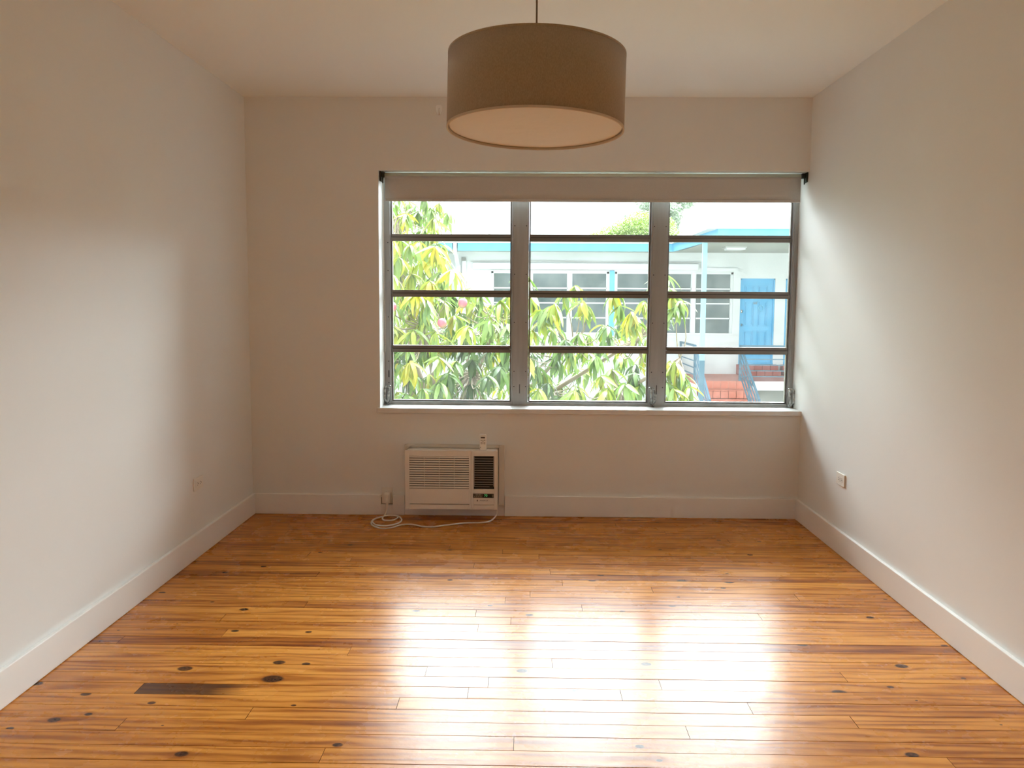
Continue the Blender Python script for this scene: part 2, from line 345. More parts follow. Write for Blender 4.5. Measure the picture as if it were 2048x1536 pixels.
# ------------------------------------------------------------------ floor planks
PW = .0858
joints = {28: [.506, -.114], 29: [.356, -.182, -1.348], 30: [.784, -.416], 31: [1.103, -.9], 32: [.541, -1.29], 33: [-.015], 34: [-.594, 1.3], 26: [.121], 22: [-.182], 27: [1.194, -.35], 25: [-.673], 24: [-1.62]}
knots = [(-1.252, -2.349, 0.024), (-0.918, -2.284, 0.02), (-0.812, -2.294, 0.014), (-0.9, -2.427, 0.034), (-1.236, -1.731, 0.018), (-1.191, -1.98, 0.014), (-0.883, -1.981, 0.012), (-0.469, -1.723, 0.016), (-1.513, -2.566, 0.016), (-1.256, -2.625, 0.012), (-1.021, -2.95, 0.018), (-1.631, -2.812, 0.011), (-1.729, -2.49, 0.018), (-0.768, -2.628, 0.008), (-0.561, -2.883, 0.014), (-1.504, -1.216, 0.013), (-1.34, -1.111, 0.013), (-1.693, -1.523, 0.014), (0.791, -1.266, 0.022), (1.022, -1.273, 0.022), (0.972, -1.364, 0.012), (0.395, -1.187, 0.018), (0.683, -1.62, 0.014), (0.45, -1.698, 0.011), (0.035, -1.755, 0.015), (1.531, -1.734, 0.015), (1.135, -2.045, 0.02), (1.45, -2.24, 0.021), (1.332, -2.422, 0.011), (1.132, -2.472, 0.023), (0.478, -2.253, 0.019), (0.007, -2.33, 0.019), (0.189, -2.482, 0.021), (1.201, -2.89, 0.018), (1.708, -2.041, 0.012), (0.375, -2.864, 0.012), (0.346, -1.274, 0.017), (-1.521, -2.753, 0.018), (-0.976, -0.703, 0.014), (-1.109, -0.853, 0.011), (-0.357, -1.292, 0.012), (1.244, -0.81, 0.014)]
rk = random.Random(5)
tones = {28: .02, 24: .38, 29: .02, 14: .3, 19: .18, 31: -.05, 32: .04, 33: .08}
for k in range(96):
    y1 = .016 - k * PW; y0 = y1 - PW
    if y0 < YF: break
    js = joints.get(k)
    if js is None:
        js = [rk.uniform(-1.5, 1.5)]
        if rk.random() < .35: js.append(js[0] + (1.25 if js[0] < 0 else -1.25))
    xs = [XL] + sorted(js) + [XR]
    y1c = min(y1, 0.0)
    for a, b in zip(xs[:-1], xs[1:]):
        g = rk.choice((.0005, .0007, .0007, .0012)); L_ = b - a - .0005; dz = rk.uniform(-.0004, .0004)
        W_ = (y1c - y0) - g; bv = .0012
        mb = MB()
        n = [(0, 0, -.021), (L_, 0, -.021), (L_, W_, -.021), (0, W_, -.021), (0, 0, -bv), (L_, 0, -bv), (L_, W_, -bv), (0, W_, -bv), (.0005, bv, 0), (L_ - .0005, bv, 0), (L_ - .0005, W_ - bv, 0), (.0005, W_ - bv, 0)]
        mb.v = n; mb.f = [(0, 3, 2, 1), (0, 1, 5, 4), (1, 2, 6, 5), (2, 3, 7, 6), (3, 0, 4, 7), (4, 5, 9, 8), (5, 6, 10, 9), (6, 7, 11, 10), (7, 4, 8, 11), (8, 9, 10, 11)]; mb.mi = [1, 1, 1, 1, 1, 0, 1, 0, 1, 0]
        p = mb.build('plank', [M['plank'], M['subfloor']], FLOOR, (a, y0 + g / 2, dz))
        p['seed'] = rk.uniform(0, 60); p['tone'] = tones.get(k, max(-.25, min(.3, rk.gauss(-.06, .11)))); p['patch'] = 0.0
        if k == 29 and abs(a + 1.348) < .01: p['patch'] = 0.42
        mine = [(x - a, y - y0, r * 1.3) for x, y, r in knots if a < x < b and y0 <= y < y1]
        if not mine and rk.random() < .55: mine = [(rk.uniform(.05, max(.06, L_ - .05)), rk.uniform(.015, PW - .015), rk.uniform(.005, .015))]
        mine = (mine + [(-9.0, 0.0, .001)] * 3)[:3]
        for nm, kk in zip(('knot_a', 'knot_b', 'knot_c'), mine): p[nm] = [float(t) for t in kk]

# ------------------------------------------------------------------ window
win = empty('window_1', (WX0, .2, WZ0)); tag(win, 'wide aluminium awning window of twelve panes', kind='structure')
def wpart(mb, name, m, bevel=0, parent=None, smooth=False):
    o = mb.build(name, m, parent or win, bevel=bevel, smooth=smooth)
    if parent is None: o.location = (-WX0, -.2, -WZ0)
    return o
wpart(MB().box(WX0 - .02, WX1, -.016, .20, WZ0 - .032, WZ0 + .0), 'window_sill', M['sill'], .003)
YA, YB = .185, .25
wpart(MB().box(WX0, -.877, YA, YB, WZ0, WZ1).box(-.885, -.879, YA - .008, YA, WZ0, WZ1), 'jamb', M['alu'], .002)
wpart(MB().box(1.716, 1.75, YA, YB, WZ0, WZ1).box(1.722, 1.728, YA - .008, YA, WZ0, WZ1), 'jamb', M['alu'], .002)
MU = [(-.088, .022), (.809, .917)]
for a, b in MU:
    mu = MB().box(a, b, YA - .004, YB, WZ0, WZ1).box(a + .010, b - .010, YA - .010, YA - .004, WZ0, WZ1)
    mo = wpart(mu, 'mullion', M['alu'], .0015)
    sm = MB()
    for z in (.82, .92, 1.24, 1.55, 1.86):
        for x in (a + .018, b - .016): sm.tube([(x, YA - .0125, z), (x, YA - .009, z)], .0035, 8)
    sm.box((a + b) / 2 - .002, (a + b) / 2 + .002, YA - .0115, YA - .009, .775, .835)
    sm.build('screw', M['screw'], mo)
sm = MB()
for z in (.80, .84, .98, 1.27, 1.57, 1.75): sm.tube([(-.893, YA - .002, z), (-.893, YA + .001, z)], .0035, 8)
sm.box(-.896, -.890, YA - .0015, YA + .001, .875, .92)
wpart(sm, 'screw', M['screw'])
wpart(MB().box(WX0, WX1, YA, YB, WZ1 - .02, WZ1), 'head_rail', M['alu'], .001)
wpart(MB().box(WX0, WX1, YA + .002, YB, WZ0, WZ0 + .022).box(-.877, 1.716, YA - .003, YA + .002, WZ0, WZ0 + .010), 'bottom_rail', M['alu'], .001)
cols = [(-.877, -.088), (.022, .809), (.917, 1.716)]
lev = [.717, 1.064, 1.425, 1.786, 2.163]
for a, b in cols:
    for i in range(4):
        z0, z1 = lev[i], lev[i + 1]; e = .002
        fr = MB()
        fr.box(a + e, b - e, YA + .004, YA + .044, z1 - .024, z1 - .001)        # upper rail of the sash
        fr.box(a + e, b - e, YA + .014, YA + .044, z0 + .001, z0 + (.021 if i else .008))        # lower rail, set back
        fr.box(a + e, a + .011, YA + .016, YA + .044, z0 + .001, z1 - .001); fr.box(b - .011, b - e, YA + .016, YA + .044, z0 + .001, z1 - .001)
        so = wpart(fr, 'sash', M['alu_dark'], .001)
        MB().box(a + .010, b - .010, YA + .026, YA + .030, z0 + (.019 if i else .007), z1 - .022).build('glass_pane', M['glass'], so)
        g = MB().box(a + .011, b - .011, YA + .012, YA + .016, z0 - (.001 if i else 0), z0 + .003); g.build('gasket', M['gasket'], so)
def crank(x, mirror=1, lean=0):
    c = MB()
    y = YA - .03
    c.tube([(x, YA + .0, .712), (x, y, .705), (x + .004 * mirror, y - .008, .715)], [.013, .014, .011], 12)
    c.box(x - .018, x + .018, YA - .012, YA - .001, .697, .722)
    o = wpart(c, 'crank_base', M['crank'], .002, smooth=False)
    h = MB()
    pts = bez([(x + .004 * mirror, y - .006, .712), (x - .012 * mirror, y - .016, .735), (x - .014 * mirror, y - .018, .775), (x - .008 * mirror, y - .016, .812), (x + .006 * mirror, y - .014, .818), (x + .012 * mirror, y - .014, .800), (x + .008 * mirror, y - .012, .745), (x + .004 * mirror, y - .008, .716)], 5)
    h.tube(pts, .0085, 8)
    h.tube([(x + .012 * mirror, y - .014, .800), (x + .020 * mirror, y - .03, .812), (x + .024 * mirror, y - .034, .826)], [.005, .0055, .007], 8)
    o2 = h.build('crank_handle', M['crank'], o, smooth=True)
    return o
crank(-.900, 1); crank(.835, -1); crank(1.733, -1)

# ------------------------------------------------------------------ roller blind
BY = .052
rb = empty('roller_blind', (.41, BY, WZ1)); tag(rb, 'off-white roller blind rolled up along the top of the window', 'blind')
def rp_(mb, n, m, **k):
    o = mb.build(n, m, rb, **k); o.location = (-.41, -BY, -WZ1); return o
rp_(MB().tube([(-.888, BY + .010, WZ1 - .026), (1.712, BY + .010, WZ1 - .026)], .0195, 20), 'roller_tube', M['tube'], smooth=True)
fb = MB(); nn = 26
prof = [(BY - .0105, WZ1 - .030), (BY - .0075, WZ1 - .05), (BY - .007, 2.10), (BY - .006, 2.05), (BY - .006, 2.012)]
for i in range(nn):
    for j in range(len(prof) - 1):
        xa = -.886 + 2.597 * i / nn; xb = -.886 + 2.597 * (i + 1) / nn
        wv = lambda x, j: .0015 * math.sin(x * 7 + j)
        fb.quad((xa, prof[j][0] + wv(xa, j), prof[j][1]), (xb, prof[j][0] + wv(xb, j), prof[j][1]), (xb, prof[j + 1][0] + wv(xb, j + 1), prof[j + 1][1]), (xa, prof[j + 1][0] + wv(xa, j + 1), prof[j + 1][1]))
f = rp_(fb, 'fabric', M['blind'], smooth=True); so = f.modifiers.new('thick', 'SOLIDIFY'); so.thickness = .0012
rp_(MB().box(-.886, 1.711, BY - .010, BY + .002, 1.998, 2.014), 'hem_bar', M['blind'], bevel=.003)
for x, s in ((-.912, 1), (1.744, -1)):
    br = MB().box(x - .004, x + .004, BY - .025, BY + .035, WZ1 - .062, WZ1 - .001).box(min(x, x + s * .026), max(x, x + s * .026), BY - .006, BY + .03, WZ1 - .035, WZ1 - .005)
    br.box(min(x + s * .012, x + s * .018), max(x + s * .012, x + s * .018), BY - .022, BY - .012, WZ1 - .075, WZ1 - .02)
    rp_(br, 'bracket', M['bracket'], bevel=.0015)
ch = MB(); pts = []; N_ = 420
for i in range(N_):
    t = i / (N_ - 1)
    if t < .48: pts.append((-.902 + .003 * math.sin(t * 9), BY - .010, WZ1 - .05 - t / .48 * 1.08))
    elif t < .52: a = (t - .48) / .04 * PI; pts.append((-.897 - .005 * math.cos(a), BY - .010, WZ1 - 1.13 - .010 * math.sin(a)))
    else: pts.append((-.892 + .004 * math.sin(t * 5), BY - .006, WZ1 - 1.13 + (t - .52) / .48 * 1.08))
ch.tube(pts, [.0022 if i % 2 else .0009 for i in range(N_)], 5)
rp_(ch, 'bead_chain', M['chain'])

# ------------------------------------------------------------------ air conditioner
AD = -.150                                     # front face
ac = empty('air_conditioner', (-.45, 0, .07)); tag(ac, 'cream through-the-wall air conditioner low on the wall under the window', 'air conditioner')
OFF = (.45, 0, -.07)
def ap(mb, n, m, parent=None, **k):
    o = mb.build(n, m, parent or ac, **k)
    if parent is None: o.location = OFF
    return o
ap(MB().box(-.763, -.745, -.022, -.001, .076, .462).box(-.160, -.124, -.03, -.001, .076, .462).box(-.745, -.160, -.018, -.001, .442, .462).prism([(-.745, .462), (-.745, .435), (-.715, .462)], 'y', -.034, -.001), 'wall_sleeve', M['sleeve'], bevel=.002)
ap(MB().box(-.738, -.166, AD + .02, -.002, .078, .440), 'body', M['ac'], bevel=.004)
x0, x1, z0, z1 = -.742, -.162, .074, .447; y0, y1 = AD, AD + .022
LX0, LX1, LZ0, LZ1 = -.716, -.341, .206, .412
RX0, RX1 = -.313, -.184; RZ0, RZ1 = .204, .414
fp = MB()
fp.box(x0, LX0, y0, y1, z0, z1); fp.box(LX0, LX1, y0, y1, LZ1, z1); fp.box(LX1, -.3295, y0, y1, z0, z1)
fp.box(LX0, LX1, y0, y1, .109, LZ0); fp.box(LX0, LX1, y0 + .004, y1, z0, .1045)
ap(fp, 'front_panel', M['ac'], bevel=.0015)
fp = MB(); xc = -.3285
fp.box(xc, RX0, y0, y1, z0, z1); fp.box(RX0, RX1, y0, y1, RZ1, z1); fp.box(RX1, x1, y0, y1, z0, z1); fp.box(RX0, RX1, y0, y1, .106, RZ0); fp.box(RX0, RX1, y0 + .003, y1, z0, .1035)
cp = ap(fp, 'control_panel', M['ac'], bevel=.0015)
ap(MB().box(LX0, LX1, y1 - .004, y1, LZ0, LZ1).box(LX0, LX1, y1 - .004, y1, .1, .11), 'louver_recess', M['ac_dim'])
for i in range(14):
    z = LZ0 + .0075 + i * (LZ1 - LZ0) / 14
    ap(MB().prism([(y0 + .0025, z + .0052), (y0 + .0005, z - .0034), (y0 + .002, z - .0038), (y0 + .0125, z + .0048), (y0 + .011, z + .0058)], 'x', LX0, LX1), 'louver', M['ac'])
dv = MB()
for i in (1, 2, 3):
    x = LX0 + (LX1 - LX0) * i / 4; dv.box(x - .0012, x + .0012, y0 - .0006, y0 + .012, LZ0, LZ1)
ap(dv, 'louver_divider', M['ac'])
ap(MB().box(RX0, RX1, y0 + .016, y1, RZ0, RZ1), 'intake_recess', M['ac_black'])
for i in range(13):
    z = RZ0 + .016 + i * (RZ1 - RZ0 - .018) / 13
    ap(MB().box(RX0 + .003, RX1 - (.004 if i else .03), y0 + .002, y0 + .006, z - .0011, z + .0011), 'grille_bar', M['ac_bar'])
ap(MB().box(RX0 + .003, RX0 + .005, y0 + .003, y0 + .009, RZ0 + .016, RZ1 - .004), 'grille_frame', M['ac_bar'])
ap(MB().box(RX1 - .006, RX1 - .004, y0 + .003, y0 + .009, RZ0 + .018, RZ1 - .004), 'grille_frame', M['ac_bar'])
dp = ap(MB().box(-.317, -.187, y0 - .0012, y0 + .001, .150, .177), 'display_panel', M['display'], bevel=.0005)
MB().box(-.254, -.199, y0 - .0022, y0 - .001, .153, .1755).build('screen', M['screen'], dp)
for i in range(4): MB().box(-.310 + i * .013, -.302 + i * .013, y0 - .0024, y0 - .001, .155, .161).build('keypad_button', M['button'], dp)
for i in range(2): MB().box(-.300 + i * .018, -.286 + i * .018, y0 - .0024, y0 - .001, .167, .172).build('keypad_button', M['button'], dp)
MB().box(-.196, -.190, y0 - .0024, y0 - .001, .156, .171).build('keypad_button', M['button'], dp)
text('digits', '70', M['digit'], .0215, (-.237, y0 - .0026, .1645), (PI / 2, 0, 0), dp, .0003)
lg = text('logo_text', 'FRIEDRICH', M['print'], .0088, (-.248, y0 - .0008, .1325), (PI / 2, 0, 0), ac, .0004, space=1.25); lg.location = (-.248 + .45, y0 - .0008, .1325 - .07)
ap(MB().box(-.292, -.2875, y0 - .0012, y0, .1275, .1385).box(-.2865, -.2855, y0 - .0012, y0, .130, .136), 'logo_mark', M['print'])
cd = bez([(-.172, -.10, .10), (-.170, -.13, .085), (-.168, -.135, .062), (-.172, -.140, .035), (-.205, -.175, .010), (-.26, -.200, .0056), (-.36, -.215, .0056), (-.47, -.27, .0056), (-.56, -.318, .0056), (-.62, -.305, .0056), (-.69, -.262, .0056), (-.75, -.275, .0056), (-.80, -.345, .0056), (-.86, -.36, .0056), (-.925, -.29, .0056), (-.945, -.19, .0056), (-.925, -.11, .0056), (-.87, -.06, .0056), (-.80, -.075, .008), (-.762, -.17, .009), (-.775, -.26, .010), (-.83, -.325, .012), (-.90, -.31, .014), (-.935, -.22, .016), (-.90, -.13, .0165), (-.84, -.085, .0165), (-.79, -.13, .017), (-.81, -.21, .0175), (-.86, -.22, .0175), (-.885, -.16, .0175), (-.880, -.09, .020), (-.877, -.060, .035), (-.874, -.052, .07), (-.873, -.050, .10)], 7)
ap(MB().tube(cd, .0048, 8), 'power_cord', M['cord'], smooth=True)
cord = ac.children[-1]
for c_ in ac.children:
    if c_.name.startswith('power_cord'): cord = c_
pg = MB().box(-.891, -.855, -.052, -.007, .083, .150).box(-.884, -.860, -.060, -.05, .095, .142)
pg.tube([(-.873, -.050, .088), (-.873, -.050, .07)], [.009, .006], 10)
pgo = pg.build('plug', M['cord'], cord, bevel=.004)

# remote control standing on the unit
rm = empty('remote_control', (-.256, -.128, .4475)); tag(rm, 'small white remote control standing on the air conditioner', 'remote control')
MB().box(-.0215, .0215, -.009, .009, 0, .101).build('case', M['remote'], rm, bevel=.004)
MB().box(-.0135, .0125, -.0102, -.0088, .077, .086).build('screen', M['display'], rm, bevel=.0005)
for j in range(4):
    for i in range(3):
        if j == 1 and i != 1: continue
        MB().box(-.0135 + i * .0105, -.0070 + i * .0105, -.0102, -.0088, .0405 + (3 - j) * .0075, .0445 + (3 - j) * .0075).build('button', M['button'], rm)
MB().box(-.0165, -.0135, -.0100, -.0088, .018, .023).build('logo_mark', M['print'], rm)

# ------------------------------------------------------------------ outlets
def outlet(name, loc, rz, label, horiz=True, cut=False):
    o = empty(name, loc, (0, 0, rz)); tag(o, label, 'outlet')
    hw, hh = (.061, .034) if horiz else (.034, .0525)
    MB().box(-hw, hw, -.007, 0, -hh, hh).build('cover_plate', M['socket'], o, bevel=.002)
    for s in (-1, 1):
        cx, cz = (s * .0195, 0) if horiz else (0, s * .0195)
        rc = MB().tube([(cx, -.0085, cz), (cx, -.0068, cz)], .0165, 20).build('socket', M['socket'], o, smooth=False)
        sl = MB()
        if horiz: sl.box(cx - .007, cx + .001, -.0092, -.0084, cz + .005, cz + .0075).box(cx - .006, cx + .001, -.0092, -.0084, cz - .0075, cz - .005).tube([(cx + .0085, -.0092, cz), (cx + .0085, -.0084, cz)], .0028, 8)
        else: sl.box(cx - .0075, cx - .005, -.0092, -.0084, cz - .001, cz + .007).box(cx + .005, cx + .0075, -.0092, -.0084, cz - .001, cz + .006).tube([(cx, -.0092, cz - .0085), (cx, -.0084, cz - .0085)], .0028, 8)
        sl.build('slots', M['slot'], rc)
    MB().tube([(0, -.0082, 0), (0, -.0068, 0)], .003, 8).build('screw', M['sleeve'], o)
    return o
outlet('wall_outlet', (XL, -.912, .392), PI / 2, 'white horizontal duplex outlet on the left wall')
outlet('wall_outlet', (XR, -.737, .410), -PI / 2, 'white horizontal duplex outlet on the right wall')
o = outlet('wall_outlet', (-.879, -.0005, .126), 0, 'upright outlet with a plug in it, left of the air conditioner', horiz=False)
MB().box(-.0370, .0360, -.004, .0004, -.0555, -.012).build('cutout', M['cut'], o)

# small hook by the ceiling
hk = empty('wall_hook', (-.54, 0, 2.545)); tag(hk, 'small clear adhesive hook high on the back wall beside the lampshade', 'hook')
MB().prism([(-.022, .022), (-.014, .034), (.014, .034), (.022, .022), (.020, -.006), (.010, -.028), (-.010, -.028), (-.020, -.006)], 'y', -.006, 0).build('backplate', M['hook'], hk, bevel=.002)
MB().tube(bez([(.002, -.003, .012), (.002, -.008, -.008), (.002, -.014, -.024), (.002, -.022, -.022), (.002, -.024, -.012)], 4), [.006] * 16 + [.005], 8).build('hook_arm', M['hook'], hk, smooth=True)

# ------------------------------------------------------------------ pendant lamp
lamp = empty('pendant_lamp', (.040, -2.5, H)); tag(lamp, 'large linen drum pendant lamp hanging from the ceiling', 'lamp')
MB().lathe([(0, 0), (.058, 0), (.058, -.012), (.045, -.022), (.008, -.026), (0, -.026)], seg=32).build('ceiling_canopy', M['trim'], lamp, smooth=True)
MB().tube([(0, 0, -.02), (0, 0, -.60)], .0032, 8).build('cable', M['rod'], lamp, smooth=True)
tilt = (math.radians(-2.3), math.radians(1.0), 0)
LR = .2925; ht = .243; zc = -.452 - .118
sh = MB().lathe([(LR, ht / 2), (LR, -ht / 2), (LR - .0035, -ht / 2), (LR - .0035, ht / 2), (LR, ht / 2)], seg=128).build('lamp_shade', M['linen'], lamp, loc=(0, 0, zc), smooth=False, rot=tilt)
for p_ in sh.data.polygons: p_.use_smooth = abs(p_.normal.z) < .5
MB().lathe([(LR - .0036, -ht / 2 + .006), (LR + .0006, -ht / 2 + .006), (LR + .0006, -ht / 2 - .0012), (LR - .0045, -ht / 2 - .0012), (LR - .0036, -ht / 2 + .006)], seg=128).build('hem', M['lining'], sh)
MB().lathe([(LR - .0036, ht / 2 - .006), (LR + .0006, ht / 2 - .006), (LR + .0006, ht / 2 + .0012), (LR - .0045, ht / 2 + .0012), (LR - .0036, ht / 2 - .006)], seg=128).build('hem', M['linen'], sh)
d = MB().lathe([(0.0001, -ht / 2 + .010), (.1, -ht / 2 + .0095), (.2, -ht / 2 + .0085), (LR - .010, -ht / 2 + .0075), (LR - .0075, -ht / 2 + .008), (LR - .0075, -ht / 2 + .011), (0.0001, -ht / 2 + .013)], seg=96).build('diffuser', M['diffuser'], lamp, loc=(0, 0, zc), smooth=True, rot=tilt)
fr = MB()
for k in range(3):
    a = 2 * PI * k / 3 + .4; fr.tube([(0, 0, ht / 2 - .03), (.28 * math.cos(a), .28 * math.sin(a), ht / 2 - .004), ((LR - .004) * math.cos(a), (LR - .004) * math.sin(a), ht / 2 - .004)], .0022, 6)
fr.tube([(0, 0, ht / 2 - .10), (0, 0, ht / 2 + .02)], .017, 14)
fr.build('spider_frame', M['bracket'], lamp, loc=(0, 0, zc), rot=tilt)

# ------------------------------------------------------------------ outside: this building's own shell
GZ = -1.9
tag(box('ground', M['ground'], -60, 60, T, 80, GZ - .2, GZ), 'pale paved courtyard', kind='structure')
sh_ = MB().box(-12, XL - .25, .02, T, GZ, H + .2).box(XR + .25, 12, .02, T, GZ, H + .2).box(XL - .25, XR + .25, .02, T, GZ, -.16).box(-12, 12, -6.6, T, H + .2, 9.5)  # storeys above the room are added, unseen, to block sky from the opposite facade
tag(sh_.build('wall_outside', M['ext_own']), 'outer wall of this building, with unseen storeys added to shade the facade opposite', kind='structure')

# ------------------------------------------------------------------ opposite building
FY = 15.0; PF = -.30
ab = empty('apartment_building', (1.5, FY, GZ)); tag(ab, 'white building across the courtyard with sky blue eaves and entrance canopy', 'building')
def bp_(mb, n, m, parent=None, **k):
    o = mb.build(n, m, parent or ab, **k)
    if parent is None: o.location = (-1.5, -FY, -GZ)
    return o
# wall with openings: A window x -.86..1.93, B window x 2.07..4.85, doors
def pierced(x0, x1, z0, z1, holes, y0, y1):
    mb = MB(); xs = sorted({x0, x1} | {h[0] for h in holes} | {h[1] for h in holes})
    for a, b in zip(xs[:-1], xs[1:]):
        hz = sorted([(h[2], h[3]) for h in holes if h[0] <= a and h[1] >= b]); z = z0
        for c, d_ in hz:
            if c > z: mb.box(a, b, y0, y1, z, c)
            z = d_
        if z < z1: mb.box(a, b, y0, y1, z, z1)
    return mb
WA = (-.86, 1.93); WB = (2.07, 4.86); WZa, WZb = .635, 2.105
D1 = (5.03, 5.845, -.06, 1.965); D2 = (6.09, 6.90, -.06, 1.965)
bp_(pierced(-1.52, 11, GZ, 2.70, [(*WA, WZa, WZb), (*WB, WZa, WZb), D1, D2], FY, FY + .2), 'wall', M['ext_white'])
bp_(MB().box(-9, -1.52, FY + .75, FY + .95, GZ, 2.7).box(-1.72, -1.52, FY, FY + .95, GZ, 2.7), 'recessed_wall', M['ext_white'])
bp_(MB().box(-9, 11, FY + .95, FY + 6, GZ, 2.66), 'building_core', M['ext_soffit'])
for (a, b) in (WA, WB):
    wf = MB().box(a, b, FY + .03, FY + .11, WZb - .045, WZb).box(a, b, FY - .03, FY + .11, WZa, WZa + .035).box(a, a + .05, FY + .03, FY + .11, WZa, WZb).box(b - .05, b, FY + .03, FY + .11, WZa, WZb)
    pw = (b - a - .10 - .20) / 3
    for i in (1, 2): xx = a + .05 + i * pw + (i - 1) * .10; wf.box(xx, xx + .10, FY + .02, FY + .11, WZa, WZb)
    wo = bp_(wf, 'window', M['ext_band'])
    for i in range(3):
        xa = a + .05 + i * (pw + .10)
        for r in range(4):
            za = WZa + .035 + r * .348; zb = za + .348 - (.002)
            zb = min(zb, WZb - .045)
            MB().box(xa, xa + pw, FY + .06, FY + .075, za, zb).build('pane', M['ext_pane'], wo)
        rr = MB()
        for r in (1, 2, 3): z = WZa + .035 + r * .348; rr.box(xa, xa + pw, FY + .04, FY + .08, z - .016, z + .016)
        rr.box(xa, xa + .014, FY + .04, FY + .08, WZa, WZb).box(xa + pw - .014, xa + pw, FY + .04, FY + .08, WZa, WZb)
        rr.build('sash_rail', M['ext_band'], wo)
bp_(MB().box(1.945, 2.055, FY - .03, FY + .01, .60, 2.13), 'window_post', M['ext_blue'])
bp_(MB().box(-1.30, 4.02, FY - .10, FY, 2.145, 2.30), 'conduit_band', M['ext_band'], bevel=.02)
bp_(MB().tube([(-1.35, FY - .04, 2.33), (.2, FY - .04, 2.35), (1.7, FY - .04, 2.33), (4.1, FY - .04, 2.33)], .012, 6).tube([(4.1, FY - .04, 2.33), (4.1, FY - .04, 2.12)], .012, 6), 'pipe', M['ext_line'])
bp_(MB().box(WB[0] - .02, WB[1] + .08, FY - .04, FY, WZb + .01, WZb + .10).box(WA[0] - .06, WA[1], FY - .04, FY, WZb + .01, WZb + .03), 'window_head', M['ext_band'])
# roof, eaves, canopy: one outline stepping forward on the right
EY = 14.3; CY = 10.3; CX = 3.30; EB = 2.54; ET = 2.716; RT = 2.78
roof = MB()
roof.box(-9, 11, EY - .03, FY + 6.2, ET, RT).box(CX - .05, 11, CY - .05, EY - .03, ET, RT + .07)
roof.prism([(CX - .05, RT + .07), (11, RT + .07), (11, RT + .16), (CX + .35, RT + .16)], 'y', CY + .5, FY + 4)
bp_(roof, 'roof', M['ext_roof'])
bp_(MB().box(-9, -1.72, EY - .01, EY + .02, EB, ET).box(-1.60, CX, EY - .01, EY + .02, EB, ET), 'eave_fascia', M['ext_blue'])
cf_ = MB().prism([(CX, EY), (CX + .14, CY), (CX + .18, CY), (CX + .04, EY)], 'z', EB, ET).box(CX + .18, 11, CY, CY + .03, EB, ET)
bp_(cf_, 'canopy_fascia', M['ext_blue'])
sf = MB().box(-9, 11, EY + .02, FY + .02, EB + .02, EB + .05).box(-9, -1.72, FY, FY + .8, EB + .02, EB + .05).box(CX + .2, 11, CY + .03, EY + .02, EB + .02, EB + .05)
bp_(sf, 'soffit', M['ext_soffit'])
cl_ = bp_(MB().prism([(4.16, 12.75), (4.56, 12.75), (4.54, 13.05), (4.18, 13.05)], 'z', EB - .045, EB + .02), 'ceiling_light', M['ext_band'], bevel=.01)
MB().box(4.14, 4.58, 12.73, 13.07, EB - .01, EB + .02).build('light_rim', M['ext_line'], cl_)
po_ = bp_(MB().box(3.39, 3.475, 11.35, 11.44, .26, EB + .03), 'canopy_post', M['ext_post'])
MB().box(3.385, 3.48, 11.345, 11.445, GZ, .26).build('post_foot', M['ext_rail'], po_)
# downspout and floodlight
bp_(MB().box(-1.70, -1.62, EY - .03, EY + .05, 2.45, 2.72).prism([(EY - .03, 2.5), (EY + .05, 2.5), (FY - .02, 2.22), (FY - .10, 2.22)], 'x', -1.69, -1.60).box(-1.67, -1.58, FY - .10, FY - .01, GZ, 2.24), 'downspout', M['ext_band'])
fl = bp_(MB().box(-1.56, -1.46, FY - .12, FY - .03, 2.34, 2.42), 'floodlight', M['fixture'], bevel=.01)
MB().box(-1.55, -1.45, FY - .06, FY, GZ, 2.34).build('conduit', M['ext_band'], fl)
# doors
def door(D, n, label=None):
    a, b, c, d_ = D
    fr = bp_(MB().box(a - .0, a + .03, FY + .02, FY + .12, c, d_).box(b - .03, b, FY + .02, FY + .12, c, d_).box(a, b, FY + .02, FY + .12, d_ - .03, d_).box(a, b, FY - .02, FY + .12, c, c + .03), 'door', M['ext_door'])
    MB().box(a + .03, b - .03, FY + .06, FY + .10, c + .03, d_ - .03).build('door_leaf', M['ext_door'], fr)
    wd = b - a
    for (z0_, z1_) in ((c + 1.66, c + 1.86), (c + .90, c + 1.50), (c + .22, c + .80)):
        for s in (0, 1):
            xa = a + wd * (.14 + s * .39); xb = xa + wd * .28
            pm = MB()
            for i, e in enumerate((0, .035)):
                pm.box(xa + e, xb - e, FY + .050 - i * .006, FY + .062, z0_ + e, z0_ + e + .010).box(xa + e, xb - e, FY + .050 - i * .006, FY + .062, z1_ - e - .010, z1_ - e)
                pm.box(xa + e, xa + e + .010, FY + .050 - i * .006, FY + .062, z0_ + e, z1_ - e).box(xb - e - .010, xb - e, FY + .050 - i * .006, FY + .062, z0_ + e, z1_ - e)
            pm.build('door_panel', M['ext_door'], fr)
    return fr
dr = door(D1, 1)
MB().lathe([(0.001, -.03), (.03, -.02), (.035, 0), (.02, .02), (.012, .03)], seg=12).build('door_knob', M['knob'], dr, loc=(5.085, FY + .03, .87), rot=(PI / 2, 0, 0), smooth=True)
MB().lathe([(0.001, -.02), (.03, -.015), (.035, 0), (.035, .02)], seg=12).build('deadbolt', M['knob'], dr, loc=(5.075, FY + .04, 1.19), rot=(PI / 2, 0, 0), smooth=True)
text('door_number', '60', M['fixture'], .085, (5.40, FY + .052, 1.385), (PI / 2, 0, 0), dr, .003, space=1.1)
tk = MB()
for k in range(14):
    a = 2 * PI * k / 14; tk.tube([(5.535 + .05 * math.cos(a), FY + .05, 1.27 + .06 * math.sin(a)), (5.535 + .07 * math.cos(a + .8), FY + .05, 1.27 + .08 * math.sin(a + .8))], .01, 5)
